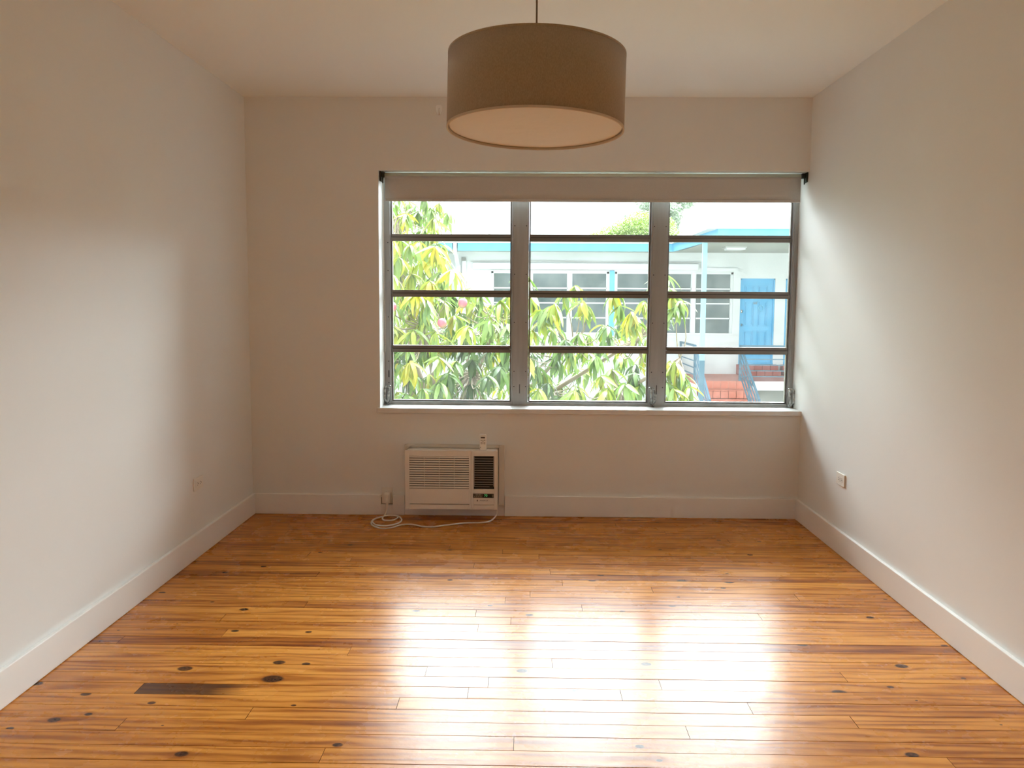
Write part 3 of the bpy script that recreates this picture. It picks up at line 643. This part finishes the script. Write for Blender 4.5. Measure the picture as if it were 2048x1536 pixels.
tk.build('door_wreath', M['ext_blue'], dr)
door(D2, 2)
# porch
pt = bp_(MB().box(3.50, 11, 13.16, FY, PF - .05, PF), 'porch_floor', M['tile_floor'])
bp_(MB().box(4.90, 11, 13.13, 13.20, PF - .20, PF - .004), 'porch_edge', M['ext_roof'])
bp_(MB().box(4.90, 11, 13.6, 13.7, GZ, PF - .05).box(4.9, 11, 13.2, 13.6, PF - .2, PF - .05), 'porch_wall', M['concrete'])
bp_(MB().box(3.42, 3.55, 11.2, 13.16, GZ, PF - .26).box(3.42, 3.55, 12.4, 13.16, PF - .3, PF - .03).box(3.42, 3.5, 13.16, FY, GZ, PF), 'stair_cheek', M['ext_roof'])
for (a, b) in ((4.98, 5.92), (6.02, 7.0)):
    for i, (z0_, z1_, yy) in enumerate(((PF, PF + .11, 14.55), (PF + .11, PF + .235, 14.78))):
        n = 5
        for k in range(n): xa = a + (b - a) * k / n; bp_(MB().box(xa + .004, a + (b - a) * (k + 1) / n - .004, yy, FY, z0_ + .003, z1_), 'brick', M['brick'])

# ------------------------------------------------------------------ stairs
st = empty('entrance_stairs', (4.2, 13.16, GZ)); tag(st, 'terracotta tiled steps leading up to the blue door', 'stairs')
def sp_(mb, n, m, **k):
    o = mb.build(n, m, st, **k); o.location = (-4.2, -13.16, -GZ); return o
SX0, SX1 = 3.55, 4.88; RS = .179; TD = .29
core = MB()
nst = 9
for i in range(nst):
    zt = PF - i * RS
    if zt - RS < GZ: break
    y = 13.15 - i * TD
    if i: core.box(SX0, SX1, y, y + TD + .02, GZ, zt - .013)
    # grout plane behind the riser
    core.box(SX0, SX1, y, y + .006, zt - RS, zt - .014)
sp_(core, 'step_core', M['grout'])
tw = .165
for i in range(5):
    zt = PF - i * RS; y = 13.15 - i * TD; sh0 = (i % 2) * .06
    x = SX0 - sh0
    while x < SX1:
        a = max(x + .005, SX0 + .002); b = min(x + tw - .005, SX1 - .002); x += tw
        if b - a < .03: continue
        sp_(MB().box(a, b, y - .008, y, zt - RS + .012, zt - .018), 'tile', M['tile'])
        if i: sp_(MB().box(a, b, y - .012, y + TD - .012, zt - .013, zt), 'tile', M['tile'])
        else: sp_(MB().box(a, b, y - .012, y + .005, zt - .013, zt + .001), 'tile', M['tile'])

# ------------------------------------------------------------------ railings
def railing(name, x, label, right=False):
    r = empty(name, (x, 13.16, PF)); tag(r, label, 'railing')
    def P(mb, n): return mb.build(n, M['ext_rail'], r)
    hh = .76; sl = RS / TD; n = 5.6
    def bar(p, q, w, d_): return MB().tube([p, q], w, 4)
    P(MB().box(-.022, .022, -.022, .022, 0, hh), 'post')
    if not right:
        P(MB().box(-.022, .022, 1.72, 1.765, 0, hh), 'post')
        P(MB().box(-.026, .026, -.02, 1.765, hh - .02, hh + .02), 'handrail')
        for k in range(4): z = .13 + k * .15; P(MB().box(-.010, .010, 0, 1.74, z - .012, z + .012), 'crossbar')
    else:
        P(MB().box(-.02, 6.0, -.022, .022, hh - .02, hh + .02), 'handrail')
        for k in range(5): z = .10 + k * .125; P(MB().box(0, 6.0, -.008, .008, z - .009, z + .009), 'crossbar')
        for k in (2.0, 4.0): P(MB().box(k - .02, k + .02, -.02, .02, 0, hh), 'post')
    y1_ = -TD * n; dz = RS * n
    # sloping flight: handrail, four bars, foot post
    for k, (z, t_) in enumerate(((hh, .024), (.60, .014), (.45, .014), (.30, .014), (.15, .014))):
        mb = MB().prism([(0, z - t_), (0, z + t_), (y1_, z + t_ - dz), (y1_, z - t_ - dz)], 'x', -.02 if k == 0 else -.012, .02 if k == 0 else .012)
        P(mb, 'handrail' if k == 0 else 'crossbar')
    P(MB().box(-.022, .022, y1_ - .02, y1_ + .02, -dz - .05 if -dz - .05 > GZ - PF else GZ - PF, hh - dz), 'post')
    P(MB().box(-.018, .018, y1_ / 2 - .018, y1_ / 2 + .018, -dz / 2 - .06, hh - dz / 2), 'post')
    return r
railing('stair_railing', 3.64, 'slate blue metal railing on the left side of the steps')
railing('stair_railing', 4.62, 'slate blue metal railing right of the steps and along the porch', True)

# ------------------------------------------------------------------ mango tree
def leafpts(droop, wid, n=6):
    P = []; x = z = 0.0
    for i in range(n + 1):
        s = i / n
        w_ = wid * (math.sin(PI * min(1, s ** .75)) ** .75 if 0 < s < 1 else 0.0)
        if i == 0: w_ = wid * .08
        P.append((x, z, w_)); an = -droop * s; x += math.cos(an) / n; z += math.sin(an) / n
    return P
def leafmesh(droop, wid, fold=.35):
    P = leafpts(droop, wid); v = []; f = []
    for x, z, w_ in P: v += [(x, -w_, z + w_ * fold), (x, 0, z), (x, w_, z + w_ * fold)]
    for i in range(len(P) - 1):
        a = i * 3; f += [(a, a + 1, a + 4, a + 3), (a + 1, a + 2, a + 5, a + 4)]
    return v, f
LV = [leafmesh(d_, w_) for d_, w_ in ((.6, .085), (1.0, .095), (1.4, .085), (.8, .11), (1.7, .08), (.3, .10))]
LM = {}
for i, (v, f) in enumerate(LV):
    for t in range(5):
        me = bpy.data.meshes.new('leaf'); me.from_pydata(v, [], f); me.materials.append(LEAF[t]); me.polygons.foreach_set('use_smooth', [True] * len(f)); LM[i, t] = me
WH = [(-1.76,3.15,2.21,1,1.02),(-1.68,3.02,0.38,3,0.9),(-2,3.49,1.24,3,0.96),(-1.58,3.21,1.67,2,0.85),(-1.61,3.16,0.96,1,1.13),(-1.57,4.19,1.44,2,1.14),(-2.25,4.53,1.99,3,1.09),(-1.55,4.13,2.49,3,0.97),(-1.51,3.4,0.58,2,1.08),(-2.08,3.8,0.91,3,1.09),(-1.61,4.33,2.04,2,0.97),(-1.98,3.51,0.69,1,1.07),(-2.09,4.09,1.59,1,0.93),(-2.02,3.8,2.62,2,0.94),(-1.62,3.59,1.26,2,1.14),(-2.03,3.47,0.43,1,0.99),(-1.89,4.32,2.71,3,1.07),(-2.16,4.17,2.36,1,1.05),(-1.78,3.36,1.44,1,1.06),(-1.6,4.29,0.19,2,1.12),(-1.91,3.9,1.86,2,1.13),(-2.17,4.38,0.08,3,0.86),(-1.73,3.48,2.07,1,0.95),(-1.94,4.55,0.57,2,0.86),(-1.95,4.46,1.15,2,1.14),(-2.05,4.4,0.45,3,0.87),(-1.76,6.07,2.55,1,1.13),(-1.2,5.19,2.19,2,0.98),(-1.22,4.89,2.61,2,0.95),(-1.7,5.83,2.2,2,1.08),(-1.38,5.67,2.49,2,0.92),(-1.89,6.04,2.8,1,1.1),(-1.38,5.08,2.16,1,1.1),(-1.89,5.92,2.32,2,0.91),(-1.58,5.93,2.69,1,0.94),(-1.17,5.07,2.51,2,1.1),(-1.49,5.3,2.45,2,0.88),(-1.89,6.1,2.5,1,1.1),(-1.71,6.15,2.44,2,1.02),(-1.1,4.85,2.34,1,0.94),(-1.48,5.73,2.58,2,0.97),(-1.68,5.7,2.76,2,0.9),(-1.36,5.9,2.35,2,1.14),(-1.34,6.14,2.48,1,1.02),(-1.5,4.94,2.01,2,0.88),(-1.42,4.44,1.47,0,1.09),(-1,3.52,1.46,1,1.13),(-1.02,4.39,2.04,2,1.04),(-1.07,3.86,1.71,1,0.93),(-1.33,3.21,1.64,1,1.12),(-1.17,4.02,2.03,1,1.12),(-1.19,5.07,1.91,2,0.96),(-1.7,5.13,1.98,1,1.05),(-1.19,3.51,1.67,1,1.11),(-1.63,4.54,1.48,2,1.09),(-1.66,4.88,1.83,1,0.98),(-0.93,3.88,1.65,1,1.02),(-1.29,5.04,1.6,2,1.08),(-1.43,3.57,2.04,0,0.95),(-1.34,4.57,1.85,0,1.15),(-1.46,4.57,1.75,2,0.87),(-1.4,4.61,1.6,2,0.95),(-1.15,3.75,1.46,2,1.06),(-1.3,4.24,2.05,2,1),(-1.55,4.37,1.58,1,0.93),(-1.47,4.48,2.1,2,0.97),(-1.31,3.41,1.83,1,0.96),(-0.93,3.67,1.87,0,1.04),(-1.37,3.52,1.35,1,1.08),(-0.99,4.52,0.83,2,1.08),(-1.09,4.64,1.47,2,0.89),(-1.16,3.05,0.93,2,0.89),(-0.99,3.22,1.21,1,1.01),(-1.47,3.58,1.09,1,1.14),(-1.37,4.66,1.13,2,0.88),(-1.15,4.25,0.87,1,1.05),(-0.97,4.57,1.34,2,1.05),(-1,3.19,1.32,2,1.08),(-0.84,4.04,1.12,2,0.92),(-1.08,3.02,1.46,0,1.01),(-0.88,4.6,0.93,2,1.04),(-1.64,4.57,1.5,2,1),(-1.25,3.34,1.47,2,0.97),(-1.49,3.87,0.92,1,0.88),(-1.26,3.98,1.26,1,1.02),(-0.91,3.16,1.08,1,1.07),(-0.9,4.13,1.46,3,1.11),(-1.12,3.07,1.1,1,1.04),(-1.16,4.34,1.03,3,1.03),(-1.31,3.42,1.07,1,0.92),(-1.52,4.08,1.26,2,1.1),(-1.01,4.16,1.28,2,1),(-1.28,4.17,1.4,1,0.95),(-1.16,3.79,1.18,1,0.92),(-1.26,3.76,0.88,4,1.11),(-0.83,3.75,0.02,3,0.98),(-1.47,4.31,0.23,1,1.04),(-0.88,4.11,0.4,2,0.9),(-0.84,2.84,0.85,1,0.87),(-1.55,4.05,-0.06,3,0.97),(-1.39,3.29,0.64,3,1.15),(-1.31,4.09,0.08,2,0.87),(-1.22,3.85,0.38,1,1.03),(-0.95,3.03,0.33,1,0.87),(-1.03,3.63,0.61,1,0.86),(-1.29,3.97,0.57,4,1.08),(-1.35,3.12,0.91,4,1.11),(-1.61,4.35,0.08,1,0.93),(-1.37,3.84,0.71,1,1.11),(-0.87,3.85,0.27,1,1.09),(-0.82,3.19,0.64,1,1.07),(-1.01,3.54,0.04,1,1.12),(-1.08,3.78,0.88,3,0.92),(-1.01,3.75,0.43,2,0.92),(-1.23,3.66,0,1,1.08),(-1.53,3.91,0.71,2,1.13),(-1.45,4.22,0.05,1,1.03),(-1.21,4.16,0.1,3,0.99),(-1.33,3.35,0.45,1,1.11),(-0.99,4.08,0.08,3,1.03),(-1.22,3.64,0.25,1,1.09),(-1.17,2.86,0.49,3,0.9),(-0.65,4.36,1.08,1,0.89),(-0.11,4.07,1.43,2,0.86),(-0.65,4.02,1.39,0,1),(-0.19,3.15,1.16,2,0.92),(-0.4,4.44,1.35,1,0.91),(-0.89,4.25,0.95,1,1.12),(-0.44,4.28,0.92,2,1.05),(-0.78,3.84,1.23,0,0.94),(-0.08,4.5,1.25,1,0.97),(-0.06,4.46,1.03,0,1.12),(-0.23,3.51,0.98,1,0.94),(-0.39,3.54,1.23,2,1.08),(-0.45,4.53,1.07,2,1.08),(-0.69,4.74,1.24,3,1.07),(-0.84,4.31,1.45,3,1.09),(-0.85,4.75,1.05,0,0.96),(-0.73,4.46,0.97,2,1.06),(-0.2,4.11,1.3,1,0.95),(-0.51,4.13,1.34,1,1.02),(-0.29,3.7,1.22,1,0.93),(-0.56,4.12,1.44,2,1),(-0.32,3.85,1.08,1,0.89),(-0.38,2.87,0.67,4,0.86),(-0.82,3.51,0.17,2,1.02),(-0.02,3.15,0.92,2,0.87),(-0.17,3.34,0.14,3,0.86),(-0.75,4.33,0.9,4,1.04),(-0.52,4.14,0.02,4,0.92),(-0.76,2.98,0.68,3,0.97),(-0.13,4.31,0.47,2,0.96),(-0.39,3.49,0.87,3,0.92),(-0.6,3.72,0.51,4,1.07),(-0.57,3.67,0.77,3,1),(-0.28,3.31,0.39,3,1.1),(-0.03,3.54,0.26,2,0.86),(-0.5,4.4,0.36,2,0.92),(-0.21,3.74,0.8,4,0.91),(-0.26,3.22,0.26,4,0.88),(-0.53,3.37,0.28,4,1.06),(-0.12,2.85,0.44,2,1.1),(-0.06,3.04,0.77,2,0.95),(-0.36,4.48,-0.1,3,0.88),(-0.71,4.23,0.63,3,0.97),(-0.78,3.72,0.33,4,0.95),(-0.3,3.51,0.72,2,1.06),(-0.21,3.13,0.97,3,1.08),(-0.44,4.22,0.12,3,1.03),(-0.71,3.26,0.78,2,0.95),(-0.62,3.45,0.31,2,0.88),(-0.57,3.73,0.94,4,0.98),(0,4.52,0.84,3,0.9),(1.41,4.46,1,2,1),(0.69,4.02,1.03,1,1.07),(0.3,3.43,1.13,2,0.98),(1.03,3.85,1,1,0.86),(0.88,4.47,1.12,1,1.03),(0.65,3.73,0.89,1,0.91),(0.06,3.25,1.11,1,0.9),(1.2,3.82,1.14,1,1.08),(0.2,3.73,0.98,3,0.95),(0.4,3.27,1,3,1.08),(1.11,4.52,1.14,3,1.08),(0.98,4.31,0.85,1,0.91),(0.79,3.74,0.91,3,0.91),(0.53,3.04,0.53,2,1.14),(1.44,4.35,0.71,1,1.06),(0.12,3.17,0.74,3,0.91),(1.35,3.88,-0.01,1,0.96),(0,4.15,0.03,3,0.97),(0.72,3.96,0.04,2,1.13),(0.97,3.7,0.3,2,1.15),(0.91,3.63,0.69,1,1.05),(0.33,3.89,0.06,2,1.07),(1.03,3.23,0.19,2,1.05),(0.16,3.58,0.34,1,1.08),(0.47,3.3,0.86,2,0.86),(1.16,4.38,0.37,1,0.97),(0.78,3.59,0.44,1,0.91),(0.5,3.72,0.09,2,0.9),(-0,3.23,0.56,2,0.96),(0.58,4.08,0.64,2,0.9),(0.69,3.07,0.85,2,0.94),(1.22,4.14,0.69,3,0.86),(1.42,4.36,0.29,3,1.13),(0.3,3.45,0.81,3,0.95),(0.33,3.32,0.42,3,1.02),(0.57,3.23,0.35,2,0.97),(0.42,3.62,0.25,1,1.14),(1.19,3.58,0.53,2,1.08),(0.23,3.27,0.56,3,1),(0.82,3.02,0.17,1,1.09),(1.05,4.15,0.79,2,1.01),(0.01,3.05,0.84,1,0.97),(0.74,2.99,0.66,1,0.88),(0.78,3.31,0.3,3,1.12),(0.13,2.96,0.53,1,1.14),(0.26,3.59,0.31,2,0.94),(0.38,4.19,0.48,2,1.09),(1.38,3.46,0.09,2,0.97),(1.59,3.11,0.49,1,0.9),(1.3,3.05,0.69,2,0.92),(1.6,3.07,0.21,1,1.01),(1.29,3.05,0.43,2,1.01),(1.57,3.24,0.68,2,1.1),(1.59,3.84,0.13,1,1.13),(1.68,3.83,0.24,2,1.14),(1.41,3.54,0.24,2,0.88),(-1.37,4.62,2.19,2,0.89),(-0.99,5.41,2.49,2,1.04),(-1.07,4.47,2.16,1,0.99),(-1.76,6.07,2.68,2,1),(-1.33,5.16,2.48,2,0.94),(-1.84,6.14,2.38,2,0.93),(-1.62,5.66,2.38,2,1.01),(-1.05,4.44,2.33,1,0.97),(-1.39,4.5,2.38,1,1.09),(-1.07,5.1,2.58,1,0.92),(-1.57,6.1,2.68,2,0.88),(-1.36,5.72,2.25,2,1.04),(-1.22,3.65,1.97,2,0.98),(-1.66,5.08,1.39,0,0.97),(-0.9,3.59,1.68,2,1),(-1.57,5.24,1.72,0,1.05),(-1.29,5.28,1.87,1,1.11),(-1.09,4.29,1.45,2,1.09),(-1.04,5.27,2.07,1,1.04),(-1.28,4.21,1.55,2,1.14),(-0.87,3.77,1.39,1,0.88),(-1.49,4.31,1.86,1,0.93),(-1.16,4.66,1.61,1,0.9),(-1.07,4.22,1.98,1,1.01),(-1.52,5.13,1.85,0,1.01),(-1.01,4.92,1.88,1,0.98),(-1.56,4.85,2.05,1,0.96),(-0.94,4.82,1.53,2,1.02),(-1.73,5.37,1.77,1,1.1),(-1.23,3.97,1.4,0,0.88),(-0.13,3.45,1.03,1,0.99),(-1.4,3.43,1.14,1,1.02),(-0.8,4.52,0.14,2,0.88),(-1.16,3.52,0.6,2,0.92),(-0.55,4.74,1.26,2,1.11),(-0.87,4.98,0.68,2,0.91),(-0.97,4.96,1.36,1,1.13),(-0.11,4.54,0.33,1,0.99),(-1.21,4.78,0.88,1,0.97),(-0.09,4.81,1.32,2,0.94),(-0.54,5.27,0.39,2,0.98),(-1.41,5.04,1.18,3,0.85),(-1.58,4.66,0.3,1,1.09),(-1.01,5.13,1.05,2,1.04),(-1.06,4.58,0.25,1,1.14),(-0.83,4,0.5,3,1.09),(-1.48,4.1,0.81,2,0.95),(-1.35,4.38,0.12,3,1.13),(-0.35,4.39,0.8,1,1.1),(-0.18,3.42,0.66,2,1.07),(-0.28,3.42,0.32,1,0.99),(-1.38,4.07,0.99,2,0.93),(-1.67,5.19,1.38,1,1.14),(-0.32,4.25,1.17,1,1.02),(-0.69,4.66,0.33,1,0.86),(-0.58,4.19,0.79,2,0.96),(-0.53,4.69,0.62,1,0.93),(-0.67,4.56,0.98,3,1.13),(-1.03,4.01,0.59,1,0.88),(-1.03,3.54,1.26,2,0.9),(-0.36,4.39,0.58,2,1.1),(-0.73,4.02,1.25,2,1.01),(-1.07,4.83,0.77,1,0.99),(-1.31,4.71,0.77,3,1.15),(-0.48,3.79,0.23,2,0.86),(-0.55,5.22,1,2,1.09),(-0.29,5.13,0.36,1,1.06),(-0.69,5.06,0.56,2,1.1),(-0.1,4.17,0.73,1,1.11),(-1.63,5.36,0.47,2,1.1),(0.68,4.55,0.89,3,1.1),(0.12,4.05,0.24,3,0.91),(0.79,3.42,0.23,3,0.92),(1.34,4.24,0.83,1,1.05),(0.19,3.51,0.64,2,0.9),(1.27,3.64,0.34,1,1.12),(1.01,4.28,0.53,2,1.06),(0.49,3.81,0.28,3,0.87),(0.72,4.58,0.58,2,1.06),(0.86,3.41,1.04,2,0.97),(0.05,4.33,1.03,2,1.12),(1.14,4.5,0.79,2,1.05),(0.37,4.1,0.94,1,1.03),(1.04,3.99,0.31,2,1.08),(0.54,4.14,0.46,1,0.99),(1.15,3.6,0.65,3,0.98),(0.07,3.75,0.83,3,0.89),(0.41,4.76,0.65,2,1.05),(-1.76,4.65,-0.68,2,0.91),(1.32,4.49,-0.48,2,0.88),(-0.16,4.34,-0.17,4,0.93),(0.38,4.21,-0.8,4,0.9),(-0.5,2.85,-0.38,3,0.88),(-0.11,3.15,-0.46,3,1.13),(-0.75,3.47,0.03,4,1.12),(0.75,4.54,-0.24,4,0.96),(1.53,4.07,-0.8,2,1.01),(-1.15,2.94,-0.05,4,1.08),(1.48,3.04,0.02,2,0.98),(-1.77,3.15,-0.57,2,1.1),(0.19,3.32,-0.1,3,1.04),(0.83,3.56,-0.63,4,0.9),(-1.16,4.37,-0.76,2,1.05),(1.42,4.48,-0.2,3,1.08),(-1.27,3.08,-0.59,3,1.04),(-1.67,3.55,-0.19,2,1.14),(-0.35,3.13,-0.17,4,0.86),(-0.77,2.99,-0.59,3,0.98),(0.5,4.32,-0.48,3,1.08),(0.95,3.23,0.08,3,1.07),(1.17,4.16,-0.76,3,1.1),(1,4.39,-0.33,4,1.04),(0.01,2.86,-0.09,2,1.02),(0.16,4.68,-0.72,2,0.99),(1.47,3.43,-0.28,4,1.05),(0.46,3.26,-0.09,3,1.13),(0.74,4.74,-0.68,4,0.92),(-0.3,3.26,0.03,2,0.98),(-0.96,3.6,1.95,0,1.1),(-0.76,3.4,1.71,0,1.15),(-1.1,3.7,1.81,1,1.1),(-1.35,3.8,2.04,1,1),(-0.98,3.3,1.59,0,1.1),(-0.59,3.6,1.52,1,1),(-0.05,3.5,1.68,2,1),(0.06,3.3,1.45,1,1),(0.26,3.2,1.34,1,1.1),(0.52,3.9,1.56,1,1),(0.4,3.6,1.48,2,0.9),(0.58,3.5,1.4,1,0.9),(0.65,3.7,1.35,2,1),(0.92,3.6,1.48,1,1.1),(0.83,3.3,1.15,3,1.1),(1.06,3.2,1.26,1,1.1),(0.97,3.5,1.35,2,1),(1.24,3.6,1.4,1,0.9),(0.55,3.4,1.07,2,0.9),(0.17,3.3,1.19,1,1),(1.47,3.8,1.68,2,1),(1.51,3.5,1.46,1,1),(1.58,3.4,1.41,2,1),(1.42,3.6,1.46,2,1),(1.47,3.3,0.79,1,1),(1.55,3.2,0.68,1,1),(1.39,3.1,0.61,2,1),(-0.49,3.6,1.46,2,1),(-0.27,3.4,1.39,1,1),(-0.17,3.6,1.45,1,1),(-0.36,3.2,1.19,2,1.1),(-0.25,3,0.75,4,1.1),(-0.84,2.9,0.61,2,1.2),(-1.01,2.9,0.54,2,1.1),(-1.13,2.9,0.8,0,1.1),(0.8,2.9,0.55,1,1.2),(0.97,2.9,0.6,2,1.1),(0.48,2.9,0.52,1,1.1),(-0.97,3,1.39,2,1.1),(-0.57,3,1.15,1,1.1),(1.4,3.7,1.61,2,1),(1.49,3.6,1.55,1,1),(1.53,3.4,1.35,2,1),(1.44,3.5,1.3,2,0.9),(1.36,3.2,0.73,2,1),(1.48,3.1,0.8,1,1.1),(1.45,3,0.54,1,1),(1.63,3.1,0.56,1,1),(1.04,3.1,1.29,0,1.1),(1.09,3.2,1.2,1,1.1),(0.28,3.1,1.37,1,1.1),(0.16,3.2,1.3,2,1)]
mt = empty('mango_tree', (-.9, 4.3, GZ)); tag(mt, 'leafy mango tree close outside the window, yellow-green drooping leaves', 'tree')
MO = Vector((-.9, 4.3, GZ))
rt = random.Random(3)
leaves = []
for (x, y, z, t, s) in WH:
    n = rt.randint(10, 15); a0 = rt.uniform(0, 2 * PI); c = Vector((x, y, z))
    for k in range(n):
        az = a0 + 2 * PI * k / n + rt.uniform(-.25, .25); pit = -rt.uniform(.25, 1.3); L_ = s * rt.uniform(.17, .28)
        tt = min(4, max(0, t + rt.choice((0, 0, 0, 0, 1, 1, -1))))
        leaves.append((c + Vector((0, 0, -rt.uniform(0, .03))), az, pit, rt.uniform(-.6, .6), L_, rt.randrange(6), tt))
# nearest leaves in front of the window become parts, the rest is one crown
def seen(p): 
    d_ = (p.y + 5.4); px = 1052 + p.x * 1710 / d_; pz = 606 - (p.z - 1.368) * 1710 / d_
    return 785 < px < 1385 and 400 < pz < 800
order = sorted([i for i, l in enumerate(leaves) if seen(l[0])], key=lambda i: leaves[i][0].y)
ind = set(order[:300])
crown_v = []; crown_f = []; crown_m = []
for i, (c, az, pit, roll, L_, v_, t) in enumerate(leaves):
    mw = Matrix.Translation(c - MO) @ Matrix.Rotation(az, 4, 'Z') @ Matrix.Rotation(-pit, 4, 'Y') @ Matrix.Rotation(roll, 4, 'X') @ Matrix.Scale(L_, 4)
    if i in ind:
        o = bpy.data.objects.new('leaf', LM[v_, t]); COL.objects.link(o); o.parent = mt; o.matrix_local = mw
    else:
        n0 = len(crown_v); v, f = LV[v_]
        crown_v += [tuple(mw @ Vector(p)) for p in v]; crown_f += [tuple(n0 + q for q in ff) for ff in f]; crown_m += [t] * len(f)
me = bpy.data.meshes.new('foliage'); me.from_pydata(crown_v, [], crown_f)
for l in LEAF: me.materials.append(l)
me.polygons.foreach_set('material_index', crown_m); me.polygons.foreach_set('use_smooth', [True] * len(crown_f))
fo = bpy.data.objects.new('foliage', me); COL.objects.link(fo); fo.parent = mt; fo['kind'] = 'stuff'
tb = MB()
tb.tube(bez([(-.1, .2, 0), (0, 0, .6), (.05, -.1, 1.2), (0, -.1, 1.7)], 5), [.13 - .003 * i for i in range(16)], 10)
tb.build('trunk', M['bark'], mt, smooth=True)
hubs = [(-2.2, 3.9, .9), (-1.7, 4.3, 1.9), (-1.1, 3.8, 1.1), (-.6, 3.9, .6), (-.3, 3.9, 1.2), (.3, 3.8, .4), (.5, 3.7, .95), (1.0, 3.6, .5), (1.2, 3.7, 1.0), (-1.6, 5.2, 2.4), (-1.4, 3.6, .2), (1.6, 3.5, .8)]
brm = MB(); top = Vector((-.9, 4.2, GZ + 1.6))
for h in hubs:
    h = Vector(h); mid = top.lerp(h, .5) + Vector((rt.uniform(-.15, .15), rt.uniform(-.15, .15), -.12))
    pp = bez([top, mid, h], 6); brm.tube([p - MO for p in pp], [.045 - .030 * i / (len(pp) - 1) for i in range(len(pp))], 7)
brm.build('branches', M['bark'], mt, smooth=True)['kind'] = 'stuff'
tw_ = MB()
for (x, y, z, t, s) in WH:
    c = Vector((x, y, z)); h = min((Vector(h) for h in hubs), key=lambda q: (q - c).length)
    mid = h.lerp(c, .55) + Vector((rt.uniform(-.06, .06), rt.uniform(-.06, .06), -.05 - .1 * (h - c).length))
    pp = bez([h, mid, c], 3); tw_.tube([p - MO for p in pp], [.009 - .006 * i / (len(pp) - 1) for i in range(len(pp))], 4, caps=False)
tw_.build('twigs', M['bark'], mt)['kind'] = 'stuff'
for (x, y, z, lab, rz) in ((-.614, 2.9, 1.36, 'pink and green mango, rightmost and highest of the three', .2), (-.815, 2.9, 1.165, 'reddish mango half hidden among leaves, lowest of the three', -.5), (-1.30, 2.9, 1.32, 'pink mango at the left edge of the window', .1)):
    mg = empty('mango', (x, y, z), (0, rz, 0)); tag(mg, lab, 'fruit')
    prof = [(0.001, -.052), (.018, -.049), (.034, -.035), (.042, -.012), (.044, .008), (.038, .028), (.024, .042), (.008, .047), (.001, .047)]
    MB().lathe(prof, seg=20).build('fruit_body', M['mango'], mg, smooth=True)
    MB().tube(bez([(0, 0, .046), (.004, 0, .10), (-.004, .02, .22)], 4), .0025, 6).build('stem', M['bark'], mg)

# ------------------------------------------------------------------ trees and pole behind the roof
def blobtree(name, label, base, blobs, m, n, size, seed, long=1.0, twig=None):
    t = empty(name, base); tag(t, label, 'tree'); rr = random.Random(seed); B_ = Vector(base)
    v = []; f = []
    for (c, r) in blobs:
        c = Vector(c) - B_
        for k in range(int(n * r * r)):
            u = Vector((rr.gauss(0, 1), rr.gauss(0, 1), rr.gauss(0, 1))).normalized(); p = c + Vector((u.x * r, u.y * r, u.z * r * .8)) * (rr.random() ** .25)
            d_ = Vector((rr.gauss(0, 1), rr.gauss(0, 1), rr.gauss(-.6, .6) * 1)).normalized(); e = d_.orthogonal().normalized()
            a = d_ * size * long * rr.uniform(.7, 1.3); b = e * size * .3; n0 = len(v)
            v += [tuple(p), tuple(p + a * .5 + b), tuple(p + a), tuple(p + a * .5 - b)]; f.append((n0, n0 + 1, n0 + 2, n0 + 3))
    me = bpy.data.meshes.new('foliage'); me.from_pydata(v, [], f); me.materials.append(m)
    o = bpy.data.objects.new('foliage', me); COL.objects.link(o); o.parent = t; o['kind'] = 'stuff'
    tr = MB(); c0 = Vector(blobs[0][0]) - B_
    tr.tube(bez([(0, 0, 0), (c0.x * .3, c0.y * .3, c0.z * .5), tuple(c0)], 5), [.28 - .015 * i for i in range(11)], 8)
    for (c, r) in blobs[1:]: c = Vector(c) - B_; tr.tube(bez([tuple(c0 * .7), tuple((c0 * .7).lerp(c, .5) + Vector((0, 0, .1))), tuple(c)], 4), [(.10 - .008 * i) * (.4 if twig else 1) for i in range(9)], 6)
    tr.build('trunk', twig or M['bark'], t, smooth=True); return t
blobtree('shade_tree', 'rounded bright yellow-green tree rising behind the roof', (5.2, 30, GZ),
         [((5.0, 30, 3.3), 1.7), ((4.0, 30, 3.5), 1.15), ((5.1, 30.2, 4.4), .98), ((4.6, 29.7, 4.4), .85), ((3.4, 30, 4.05), .62), ((2.8, 29.8, 4.0), .4), ((4.05, 30, 4.25), .75)], M['lawn_tree'], 4200, .09, 4)
fb_ = []
rf = random.Random(9)
for k in range(26):
    a = rf.uniform(-.9, 1.0); L_ = rf.uniform(.6, 3.0); fb_.append(((6.1 + math.sin(a) * L_ * .75, 34 + rf.uniform(-1, 1), 3.9 + math.cos(a) * L_ * .8), rf.uniform(.3, .55)))
blobtree('feathery_tree', 'thin grey-green feathery tree behind the rounded one', (6.1, 34, GZ), [((6.1, 34, 3.6), .6)] + fb_, M['pine'], 3600, .10, 6, 2.2, twig=M['pole'])
up = empty('utility_pole', (-2.03, 40, GZ)); tag(up, 'thin pale utility pole far behind the roof', 'pole')
MB().tube([(0, 0, 0), (0, 0, 7.6)], [.11, .07], 8).build('pole', M['pole'], up)
MB().box(-.12, .34, -.03, .03, 7.0, 7.1).box(.1, .26, -.1, .1, 6.2, 6.7).build('crossarm', M['pole'], up)
ra = empty('roof_equipment', (4.85, 16.5, 3.0)); tag(ra, 'faint grey row of small pipes and vents on the canopy roof', 'vent pipes')
for k, (x, h_, w_) in enumerate(((-.36, .32, .03), (-.24, .36, .05), (-.10, .30, .03), (.02, .34, .06), (.16, .30, .03), (.27, .37, .05), (.38, .33, .03))):
    MB().box(x - w_ / 2, x + w_ / 2, -.05, .05, -.06, h_).build('vent_pipe', M['ext_line'], ra)
MB().box(-.4, .4, -.03, .03, .12, .15).build('crossbar', M['ext_line'], ra)
